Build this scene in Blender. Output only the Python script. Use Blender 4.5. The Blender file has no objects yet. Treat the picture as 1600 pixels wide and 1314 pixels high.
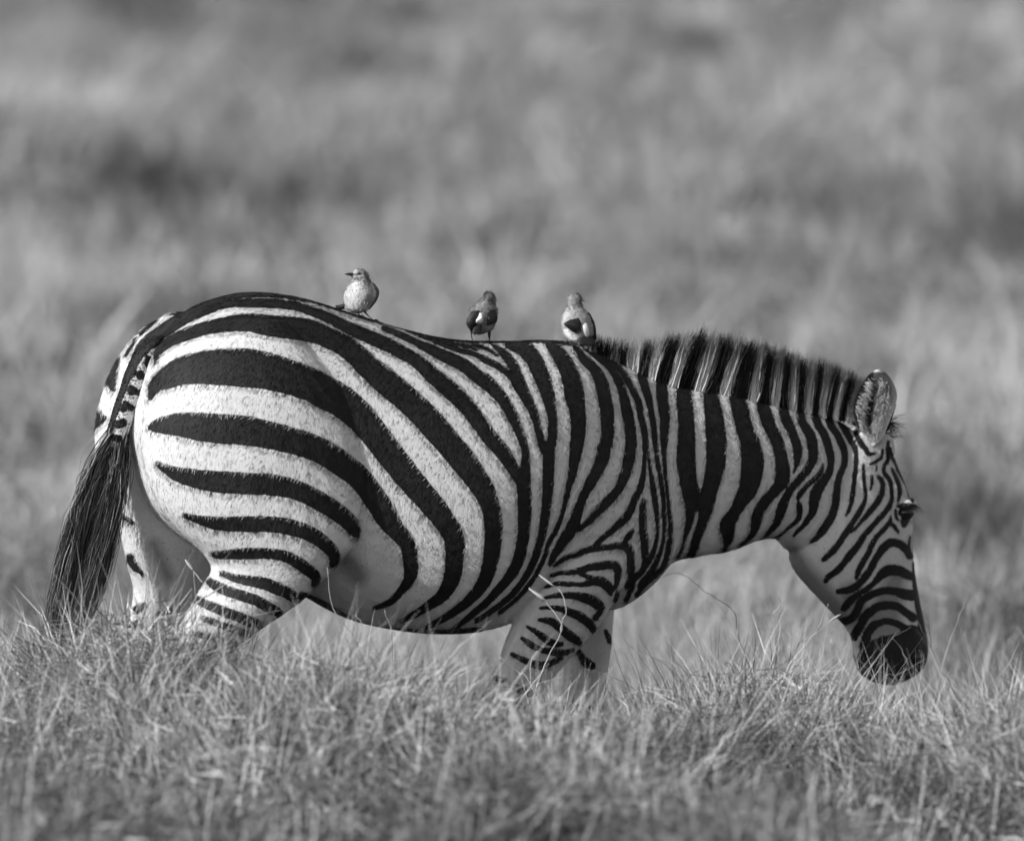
import bpy, bmesh, math, random
import numpy as np
from mathutils import Vector

random.seed(7)
RNG = np.random.default_rng(11)
SC = bpy.context.scene
COL = SC.collection

# ------------------------------------------------------------------ camera
CAM_D = 18.0                      # metres from the camera to the animal
PXM = 700.0                       # photograph pixels per metre at that distance
PITCH = math.radians(5.0)
CF = np.array([0.0, math.cos(PITCH), -math.sin(PITCH)])
CU = np.array([0.0, math.sin(PITCH), math.cos(PITCH)])
CR = np.array([1.0, 0.0, 0.0])
AIM = np.array([0.0, 0.0, 1.06])
CP = AIM - CAM_D * CF
FPX = PXM * CAM_D

cam_d = bpy.data.cameras.new("camera")
cam = bpy.data.objects.new("camera", cam_d)
COL.objects.link(cam)
cam.location = CP
cam.rotation_euler = (math.pi / 2 - PITCH, 0, 0)
cam_d.sensor_width = 36.0
cam_d.lens = 36.0 * FPX / 1600.0
cam_d.clip_start = 0.5
cam_d.clip_end = 2000
cam_d.dof.use_dof = True
cam_d.dof.focus_distance = CAM_D - 0.14
cam_d.dof.aperture_fstop = cam_d.lens / 1000.0 / 0.110
SC.camera = cam

# ------------------------------------------------------------------ sky, sun, exposure
SUN_EL = math.radians(31)
SUN_AZ = math.radians(32)         # from the left, turned this far towards the camera
SUNV = np.array([-math.cos(SUN_EL) * math.cos(SUN_AZ), -math.cos(SUN_EL) * math.sin(SUN_AZ), math.sin(SUN_EL)])
world = bpy.data.worlds.new("World")
SC.world = world
world.use_nodes = True
wn, wl = world.node_tree.nodes, world.node_tree.links
wn.clear()
sky = wn.new("ShaderNodeTexSky")
sky.sky_type = 'NISHITA'
sky.sun_disc = False
sky.sun_elevation = SUN_EL
sky.sun_rotation = math.atan2(SUNV[0], SUNV[1])
bw = wn.new("ShaderNodeRGBToBW")   # black-and-white photograph: the sky's light stays neutral
bg = wn.new("ShaderNodeBackground")
bg.inputs[1].default_value = 0.125
wo = wn.new("ShaderNodeOutputWorld")
wl.new(sky.outputs[0], bw.inputs[0])
wl.new(bw.outputs[0], bg.inputs[0])
wl.new(bg.outputs[0], wo.inputs[0])

sun_d = bpy.data.lights.new("sun", 'SUN')
sun_d.energy = 3.75
sun_d.angle = math.radians(0.55)
sun_d.color = (1, 1, 1)
sun = bpy.data.objects.new("sun", sun_d)
COL.objects.link(sun)
sun.location = (-8, -5, 9)
sun.rotation_euler = Vector(-SUNV).to_track_quat('-Z', 'Y').to_euler()

SC.view_settings.view_transform = 'Standard'
SC.view_settings.look = 'None'
SC.view_settings.exposure = 0.3
SC.view_settings.gamma = 1.0
SC.view_settings.use_curve_mapping = False
SC.cycles.use_denoising = True
SC.cycles.max_bounces = 3
SC.cycles.diffuse_bounces = 2
SC.cycles.glossy_bounces = 1
SC.cycles.transmission_bounces = 1
SC.cycles.use_adaptive_sampling = True
SC.cycles.adaptive_threshold = 0.03

# ------------------------------------------------------------------ helpers
YAW = math.radians(20)
H = np.array([math.cos(YAW), math.sin(YAW), 0.0])      # the zebra's heading
L = np.array([math.sin(YAW), -math.cos(YAW), 0.0])     # its flank that faces the camera
Z = np.array([0.0, 0.0, 1.0])
ORG = np.array([-0.1, 0.06, 0.0])                       # a point on its mid plane


def ray(px, py):
    return CF + CR * (px - 800.0) / FPX + CU * (657.0 - py) / FPX


def bend(px):
    """the neck and head swing away from the camera ahead of the shoulder"""
    return np.interp(px, [985, 1100, 1200, 1300, 1400, 1460], [0, -.014, -.042, -.080, -.116, -.135])


def at(px, py, lat=0.0):
    """a measured point of the photograph, at a distance `lat` from the zebra's mid plane"""
    d = ray(px, py)
    lat = lat + bend(px)
    t = ((ORG + lat * L - CP) @ L) / (d @ L)
    return CP + t * d


def atY(px, py, Y):
    d = ray(px, py)
    return CP + d * ((Y - CP[1]) / d[1])


def proj(v):
    d = v - CP
    f = d @ CF
    return 800.0 + FPX * (d @ CR) / f, 657.0 - FPX * (d @ CU) / f


def link(name, mesh, mat=None, parent=None):
    o = bpy.data.objects.new(name, mesh)
    COL.objects.link(o)
    if mat is not None:
        mesh.materials.append(mat)
    if parent is not None:
        o.parent = parent
    return o


def origin_of(parent):
    p = np.zeros(3)
    while parent is not None:
        p = p + np.array(parent.location)
        parent = parent.parent
    return p


def mesh_from(name, V, F, smooth=True):
    me = bpy.data.meshes.new(name)
    V = np.asarray(V, dtype=np.float32)
    if isinstance(F, np.ndarray):
        n, k = F.shape
        me.vertices.add(len(V))
        me.vertices.foreach_set("co", V.ravel())
        me.loops.add(n * k)
        me.loops.foreach_set("vertex_index", F.astype(np.int32).ravel())
        me.polygons.add(n)
        me.polygons.foreach_set("loop_start", np.arange(0, n * k, k, dtype=np.int32))
        me.update(calc_edges=True)
    else:
        me.from_pydata([tuple(map(float, v)) for v in V], [], F)
    if smooth:
        me.polygons.foreach_set("use_smooth", np.ones(len(me.polygons), dtype=bool))
    me.update()
    return me


def put(name, V, F, mat, parent=None, smooth=True, attrs=None):
    """one mesh object whose vertices are given in world space"""
    V = np.asarray(V, dtype=float) - origin_of(parent)
    me = mesh_from(name, V, F, smooth)
    for k, a in (attrs or {}).items():
        at_ = me.attributes.new(k, 'FLOAT', 'POINT')
        at_.data.foreach_set("value", np.asarray(a, dtype=np.float32))
    return link(name, me, mat, parent)


def empty(name, loc):
    o = bpy.data.objects.new(name, None)
    o.location = loc
    o.empty_display_size = 0.1
    COL.objects.link(o)
    return o


def tag(o, label=None, cat=None, group=None, kind=None):
    if label: o["label"] = label
    if cat: o["category"] = cat
    if group: o["group"] = group
    if kind: o["kind"] = kind
    return o


def catmull(P, sub):
    P = np.asarray(P, dtype=float)
    Q = np.vstack([2 * P[0] - P[1], P, 2 * P[-1] - P[-2]])
    out = []
    for i in range(1, len(Q) - 2):
        p0, p1, p2, p3 = Q[i - 1], Q[i], Q[i + 1], Q[i + 2]
        for s in range(sub):
            t = s / sub
            out.append(0.5 * (2 * p1 + (p2 - p0) * t + (2 * p0 - 5 * p1 + 4 * p2 - p3) * t * t + (3 * p1 - p0 - 3 * p2 + p3) * t ** 3))
    out.append(P[-1])
    return np.array(out)


def loft_rings(A, B, side, T, n=28, ex=2.2, exb=None):
    """closed loft: ring i spans A[i]..B[i] one way and +-T[i] along `side` the other"""
    V, F = [], []
    th = np.linspace(0, 2 * np.pi, n, endpoint=False)
    c, s = np.cos(th), np.sin(th)
    for i in range(len(A)):
        e1 = ex[i] if np.ndim(ex) else ex
        e2 = e1 if exb is None else (exb[i] if np.ndim(exb) else exb)
        e = np.where(c >= 0, e1, e2)
        cc = np.sign(c) * np.abs(c) ** (2 / e)
        ss = np.sign(s) * np.abs(s) ** (2 / e)
        m = (A[i] + B[i]) / 2
        a = (A[i] - B[i]) / 2
        V.append(m + cc[:, None] * a + ss[:, None] * side * T[i])
    for i in range(len(A) - 1):
        for j in range(n):
            k = (j + 1) % n
            F.append((i * n + j, i * n + k, (i + 1) * n + k, (i + 1) * n + j))
    V = np.vstack(V)
    F.append(tuple(range(n - 1, -1, -1)))
    F.append(tuple((len(A) - 1) * n + j for j in range(n)))
    return V, F


def px_loft(rows, sub=5, n=28, ex=2.2, exb=None, skew=None):
    """rows: (front px, py, rear px, py, lateral place, half thickness); skew turns a section about the upright"""
    k = np.zeros(len(rows)) if skew is None else np.interp(np.arange(len(rows)), *skew)
    R = catmull(np.column_stack([np.array(rows, dtype=float), k]), sub)
    A = np.array([at(r[0], r[1], r[4] + r[6]) for r in R])
    B = np.array([at(r[2], r[3], r[4] - r[6]) for r in R])
    return loft_rings(A, B, L, np.maximum(R[:, 5], 0.004), n, ex, exb)


def ellipsoid(c, ra, rb, rc, a=H, b=Z, d=L, nu=20, nv=12):
    V, F = [], []
    for i in range(nv + 1):
        ph = math.pi * i / nv
        for j in range(nu):
            t = 2 * math.pi * j / nu
            V.append(c + a * ra * math.sin(ph) * math.cos(t) + d * rc * math.sin(ph) * math.sin(t) + b * rb * math.cos(ph))
    for i in range(nv):
        for j in range(nu):
            k = (j + 1) % nu
            F.append((i * nu + j, (i + 1) * nu + j, (i + 1) * nu + k, i * nu + k))
    return np.array(V), F


def join(parts):
    V, F, o = [], [], 0
    for v, f in parts:
        V.append(v)
        F += [tuple(i + o for i in q) for q in f]
        o += len(v)
    return np.vstack(V), F


def remesh(parts, voxel, smooth=6):
    V, F = join(parts)
    me = mesh_from("tmp", V, F, False)
    o = bpy.data.objects.new("tmp", me)
    COL.objects.link(o)
    m = o.modifiers.new("r", 'REMESH')
    m.mode = 'VOXEL'
    m.voxel_size = voxel
    dg = bpy.context.evaluated_depsgraph_get()
    ev = o.evaluated_get(dg)
    em = ev.to_mesh()
    nv = len(em.vertices)
    co = np.empty(nv * 3, dtype=np.float32)
    em.vertices.foreach_get("co", co)
    co = co.reshape(-1, 3).astype(float)
    nl = len(em.polygons)
    fi = np.empty(nl * 4, dtype=np.int32)
    em.loops.foreach_get("vertex_index", fi)
    fi = fi.reshape(-1, 4)
    ed = np.empty(len(em.edges) * 2, dtype=np.int32)
    em.edges.foreach_get("vertices", ed)
    ed = ed.reshape(-1, 2)
    ev.to_mesh_clear()
    bpy.data.objects.remove(o)
    bpy.data.meshes.remove(me)
    a, b = ed[:, 0], ed[:, 1]
    deg = np.bincount(np.r_[a, b], minlength=nv)[:, None].astype(float)
    for it in range(smooth * 2):
        s = np.zeros_like(co)
        for k in range(3):
            s[:, k] = np.bincount(a, co[b, k], nv) + np.bincount(b, co[a, k], nv)
        lap = s / np.maximum(deg, 1) - co
        co = co + lap * (0.62 if it % 2 == 0 else -0.60)
    return co, fi


def strokes_sd(px, py, strokes, clampv=14.0):
    """signed distance (photo pixels) to a set of tapering strokes, negative inside"""
    sd = np.full(len(px), clampv)
    for st in strokes:
        S = np.array(st, dtype=float)
        if len(S) == 1:
            S = np.vstack([S, S + [0.01, 0, 0]])
        m = S[:, 2].max() / 2 + clampv
        sel = np.nonzero((px > S[:, 0].min() - m) & (px < S[:, 0].max() + m) & (py > S[:, 1].min() - m) & (py < S[:, 1].max() + m))[0]
        if len(sel) == 0:
            continue
        if len(S) > 2:
            S = catmull(S, 3)
        x, y = px[sel], py[sel]
        best = np.full(len(sel), 1e9)
        for (x0, y0, w0), (x1, y1, w1) in zip(S[:-1], S[1:]):
            dx, dy = x1 - x0, y1 - y0
            t = np.clip(((x - x0) * dx + (y - y0) * dy) / max(dx * dx + dy * dy, 1e-6), 0, 1)
            d = np.hypot(x - x0 - t * dx, y - y0 - t * dy) - 0.5 * (w0 + t * (w1 - w0))
            best = np.minimum(best, d)
        sd[sel] = np.minimum(sd[sel], best)
    return sd


def vnoise(x, y, sc, seed):
    """smooth value noise in 0..1"""
    r = np.random.default_rng(seed)
    tab = r.uniform(0, 1, (256, 256))
    u, v = x * sc + 500.3, y * sc + 500.7
    iu, iv = np.floor(u).astype(int), np.floor(v).astype(int)
    fu, fv = u - iu, v - iv
    fu, fv = fu * fu * (3 - 2 * fu), fv * fv * (3 - 2 * fv)
    g = lambda a, b: tab[a % 256, b % 256]
    return (g(iu, iv) * (1 - fu) + g(iu + 1, iv) * fu) * (1 - fv) + (g(iu, iv + 1) * (1 - fu) + g(iu + 1, iv + 1) * fu) * fv


# ------------------------------------------------------------------ materials (all neutral: the photograph is black and white)
def new_mat(name, rough=0.7, spec=0.3):
    m = bpy.data.materials.new(name)
    m.use_nodes = True
    n, l = m.node_tree.nodes, m.node_tree.links
    b = n["Principled BSDF"]
    b.inputs["Roughness"].default_value = rough
    b.inputs["Specular IOR Level"].default_value = spec
    return m, n, l, b


def math_node(n, l, op, a, b=None, c=None, clamp=False):
    q = n.new("ShaderNodeMath")
    q.operation = op
    q.use_clamp = clamp
    for i, v in enumerate((a, b, c)):
        if v is None:
            continue
        if hasattr(v, "links"):
            l.new(v, q.inputs[i])
        else:
            q.inputs[i].default_value = v
    return q.outputs[0]


def noise_node(n, l, scale, detail=2.0, rough=0.5, stretch=None, vec=None):
    q = n.new("ShaderNodeTexNoise")
    q.inputs["Scale"].default_value = scale
    q.inputs["Detail"].default_value = detail
    q.inputs["Roughness"].default_value = rough
    if vec is None:
        tc = n.new("ShaderNodeTexCoord")
        vec = tc.outputs["Object"]
    if stretch is not None:
        mp = n.new("ShaderNodeMapping")
        mp.inputs["Scale"].default_value = stretch[0]
        mp.inputs["Rotation"].default_value = stretch[1]
        l.new(vec, mp.inputs[0])
        vec = mp.outputs[0]
    l.new(vec, q.inputs["Vector"])
    return q.outputs[0]


def attr_node(n, name, typ='GEOMETRY'):
    q = n.new("ShaderNodeAttribute")
    q.attribute_name = name
    q.attribute_type = typ
    return q.outputs["Fac"]


def mapr(n, l, v, a, b, c, d, smooth=False):
    q = n.new("ShaderNodeMapRange")
    if smooth:
        q.interpolation_type = 'SMOOTHSTEP'
    l.new(v, q.inputs[0])
    for i, k in enumerate((a, b, c, d)):
        q.inputs[i + 1].default_value = k
    return q.outputs[0]


def coat_material(name):
    m, n, l, b = new_mat(name, 0.62, 0.25)
    sd = attr_node(n, "stripe")
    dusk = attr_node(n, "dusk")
    nz1 = noise_node(n, l, 420, 3, 0.7, ((1, 1, 0.35), (0, 0.5, 0)))
    nz2 = noise_node(n, l, 60, 2, 0.5)
    j1 = mapr(n, l, nz1, 0.25, 0.75, -1.2, 1.2)
    j2 = mapr(n, l, nz2, 0.25, 0.75, -0.8, 0.8)
    s = math_node(n, l, 'SUBTRACT', math_node(n, l, 'ADD', math_node(n, l, 'ADD', sd, j1), j2), 1.6)
    mask = mapr(n, l, s, -0.9, 0.9, 0, 1, True)
    big = noise_node(n, l, 9, 3, 0.6)
    fine = noise_node(n, l, 300, 3, 0.75, ((1, 1, 0.3), (0, 0.6, 0)))
    speck = noise_node(n, l, 130, 1, 0.5)
    w = math_node(n, l, 'MULTIPLY', mapr(n, l, big, 0.3, 0.7, 0.62, 0.72), mapr(n, l, fine, 0.3, 0.7, 0.86, 1.08))
    w = math_node(n, l, 'MULTIPLY', w, mapr(n, l, speck, 0.22, 0.3, 0.55, 1.0, True))
    k = math_node(n, l, 'MULTIPLY', mapr(n, l, fine, 0.3, 0.75, 0.006, 0.02), mapr(n, l, big, 0.35, 0.7, 0.8, 1.3))
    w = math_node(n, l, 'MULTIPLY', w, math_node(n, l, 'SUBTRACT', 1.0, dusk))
    col = n.new("ShaderNodeMix")
    l.new(mask, col.inputs[0])
    l.new(k, col.inputs[2])
    l.new(w, col.inputs[3])
    l.new(col.outputs[0], b.inputs["Base Color"])
    bu = n.new("ShaderNodeBump")
    bu.inputs["Strength"].default_value = 0.3
    bu.inputs["Distance"].default_value = 0.006
    hh = math_node(n, l, 'ADD', fine, math_node(n, l, 'MULTIPLY', noise_node(n, l, 75, 3, 0.6), 0.9))
    l.new(hh, bu.inputs["Height"])
    l.new(bu.outputs[0], b.inputs["Normal"])
    return m


def tone_material(name, rough=0.55, spec=0.3, gain=1.0, transl=0.0, inst=False, var=0.0):
    """grey taken from the 'tone' each vertex carries"""
    m, n, l, b = new_mat(name, rough, spec)
    t = attr_node(n, "tone")
    if inst:
        t = math_node(n, l, 'MULTIPLY', t, attr_node(n, "clump", 'INSTANCER'))
    if var:
        t = math_node(n, l, 'MULTIPLY', t, mapr(n, l, noise_node(n, l, 160, 3, 0.7), 0.3, 0.7, 1 - var, 1 + var))
    t = math_node(n, l, 'MULTIPLY', t, gain)
    l.new(t, b.inputs["Base Color"])
    if transl:
        out = n["Material Output"]
        tr = n.new("ShaderNodeBsdfTranslucent")
        l.new(t, tr.inputs[0])
        mx = n.new("ShaderNodeMixShader")
        mx.inputs[0].default_value = transl
        l.new(b.outputs[0], mx.inputs[1])
        l.new(tr.outputs[0], mx.inputs[2])
        l.new(mx.outputs[0], out.inputs[0])
    return m


def flat_mat(name, v, rough=0.6, spec=0.3, var=0.25, scale=60):
    m, n, l, b = new_mat(name, rough, spec)
    l.new(mapr(n, l, noise_node(n, l, scale, 3, 0.6), 0.3, 0.7, v * (1 - var), v * (1 + var)), b.inputs["Base Color"])
    return m


M_COAT = coat_material("zebra_coat")
M_HAIR = tone_material("mane_hair", 0.6, 0.12)
M_FUR = tone_material("short_fur", 0.55, 0.3)
_fa = M_FUR.node_tree.nodes.new("ShaderNodeAttribute")
_fa.attribute_name = "lie"
M_FUR.node_tree.links.new(_fa.outputs["Vector"], M_FUR.node_tree.nodes["Principled BSDF"].inputs["Normal"])
M_EAR = tone_material("ear_skin", 0.95, 0.03, var=0.35)
M_EYE = flat_mat("eye_dark", 0.008, 0.08, 0.6, 0.1)
M_HOOF = flat_mat("hoof_horn", 0.05, 0.5, 0.3)
M_FEATHER = tone_material("feathers", 0.6, 0.25, var=0.22)
M_BEAK = flat_mat("bird_horn", 0.03, 0.4, 0.4)
M_GRASS = tone_material("dry_grass", 0.55, 0.3, transl=0.3, inst=True)
M_BLADE = tone_material("grass_blades", 0.5, 0.2, transl=0.10)
M_STALK = tone_material("dry_stalk", 0.5, 0.35, transl=0.15)


# ------------------------------------------------------------------ ground
def ground_z(x, y):
    x = np.asarray(x, dtype=float)
    y = np.asarray(y, dtype=float)
    t = np.clip((-0.30 - y) / 0.40, 0, 1)
    bank = 0.455 * t * t * (3 - 2 * t)
    bank = bank * (1 + .08 * np.clip((-x - .2) / .6, -1.9, .5)) * (1 - 0.18 * np.clip((-y - 6) / 10, 0, 4))
    bank = bank - .055 * t * np.exp(-((x - .84) / .24) ** 2)
    n = 0.025 * np.sin(x * 3.1 + 1.3 * np.sin(y * 1.7)) + 0.02 * np.sin(y * 3.7 + x * 1.9) + 0.015 * np.sin(x * 7.3 - y * 5.1)
    far = np.clip((y - 2.0) / 8.0, 0, 1)
    u = 0.10 * np.sin(x * 0.55 + y * 0.33) + 0.08 * np.sin(y * 0.81 - x * 0.37 + 1.0) + 0.06 * np.sin(x * 1.3 + 0.9 * y)
    n = n + .05 * t * (np.sin(x * 4.3 + y * 2.2) + .7 * np.sin(x * 9.1 - y * 3.0 + .6) + .4 * np.sin(x * 19.0 + y * 11.0))
    flat = np.clip(np.maximum(np.abs(x + 0.1) - 1.1, np.abs(y) - 0.35) / 0.3, 0, 1)
    return bank + n * np.maximum(0.25, flat) + far * u


def axis(segs):
    out = []
    for a, b, s in segs:
        out += list(np.arange(a, b, s))
    out.append(segs[-1][1])
    return np.array(out)


gx = axis([(-420, -40, 20), (-40, -6, 1.5), (-6, 6, 0.12), (6, 40, 1.5), (40, 420, 20)])
gy = axis([(-60, -8, 2.0), (-8, 8, 0.12), (8, 90, 0.9), (90, 700, 20)])
GX, GY = np.meshgrid(gx, gy)
GV = np.stack([GX.ravel(), GY.ravel(), ground_z(GX, GY).ravel()], 1)
nx, ny = len(gx), len(gy)
ii = np.arange(nx * ny).reshape(ny, nx)
GFa = np.stack([ii[:-1, :-1].ravel(), ii[:-1, 1:].ravel(), ii[1:, 1:].ravel(), ii[1:, :-1].ravel()], 1)
mg, n_, l_, b_ = new_mat("soil_and_litter", 0.95, 0.1)
ga = noise_node(n_, l_, 2.2, 5, 0.65)
gb = noise_node(n_, l_, 45, 4, 0.7)
l_.new(math_node(n_, l_, 'MULTIPLY', mapr(n_, l_, ga, 0.3, 0.7, 0.09, 0.21), mapr(n_, l_, gb, 0.3, 0.7, 0.6, 1.4)), b_.inputs["Base Color"])
gbu = n_.new("ShaderNodeBump")
gbu.inputs["Distance"].default_value = 0.03
l_.new(gb, gbu.inputs["Height"])
l_.new(gbu.outputs[0], b_.inputs["Normal"])
tag(put("ground", GV, GFa, mg), kind="structure", label="uneven savanna ground of soil and dry litter under grass")


# ------------------------------------------------------------------ ribbons: hair, blades
def ribbons(P, W, tone, rng=RNG, facing=None):
    """P: (n, k, 3) centre lines, W: (n, k) half widths, tone: (n, k). One tapering strip each."""
    n, k, _ = P.shape
    d = P[:, -1] - P[:, 0]
    if facing is None:
        r = rng.normal(size=(n, 3))
    else:
        r = facing + 0.5 * rng.normal(size=(n, 3))
    s = np.cross(d, r)
    s /= np.linalg.norm(s, axis=1, keepdims=True) + 1e-9
    A = P + s[:, None, :] * W[:, :, None]
    B = P - s[:, None, :] * W[:, :, None]
    V = np.stack([A, B], 2).reshape(n * k * 2, 3)
    base = (np.arange(n) * k * 2)[:, None]
    q = np.arange(k - 1)[None, :] * 2 + base
    F = np.stack([q, q + 1, q + 3, q + 2], 2).reshape(-1, 4)
    T = np.repeat(tone.reshape(-1), 2)
    return V, F, T


def hairs(root, tip, sag, k=4, w0=0.0009, tone0=0.5, tone1=0.1, power=1.0, wob=0.0, rng=RNG):
    n = len(root)
    t = np.linspace(0, 1, k)[None, :, None]
    P = root[:, None, :] * (1 - t) + tip[:, None, :] * t + sag[:, None, :] * (4 * t * (1 - t))
    if wob:
        P[:, 1:, :] += rng.normal(0, wob, size=(n, k - 1, 3))
    tt = t[:, :, 0]
    W = w0 * (1.0 - 0.85 * tt) * np.ones((n, 1))
    tone0 = np.broadcast_to(np.asarray(tone0, dtype=float).reshape(-1, 1), (n, 1))
    tone1 = np.broadcast_to(np.asarray(tone1, dtype=float).reshape(-1, 1), (n, 1))
    T = tone0 + (tone1 - tone0) * tt ** power
    return ribbons(P, W, T, rng)


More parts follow.
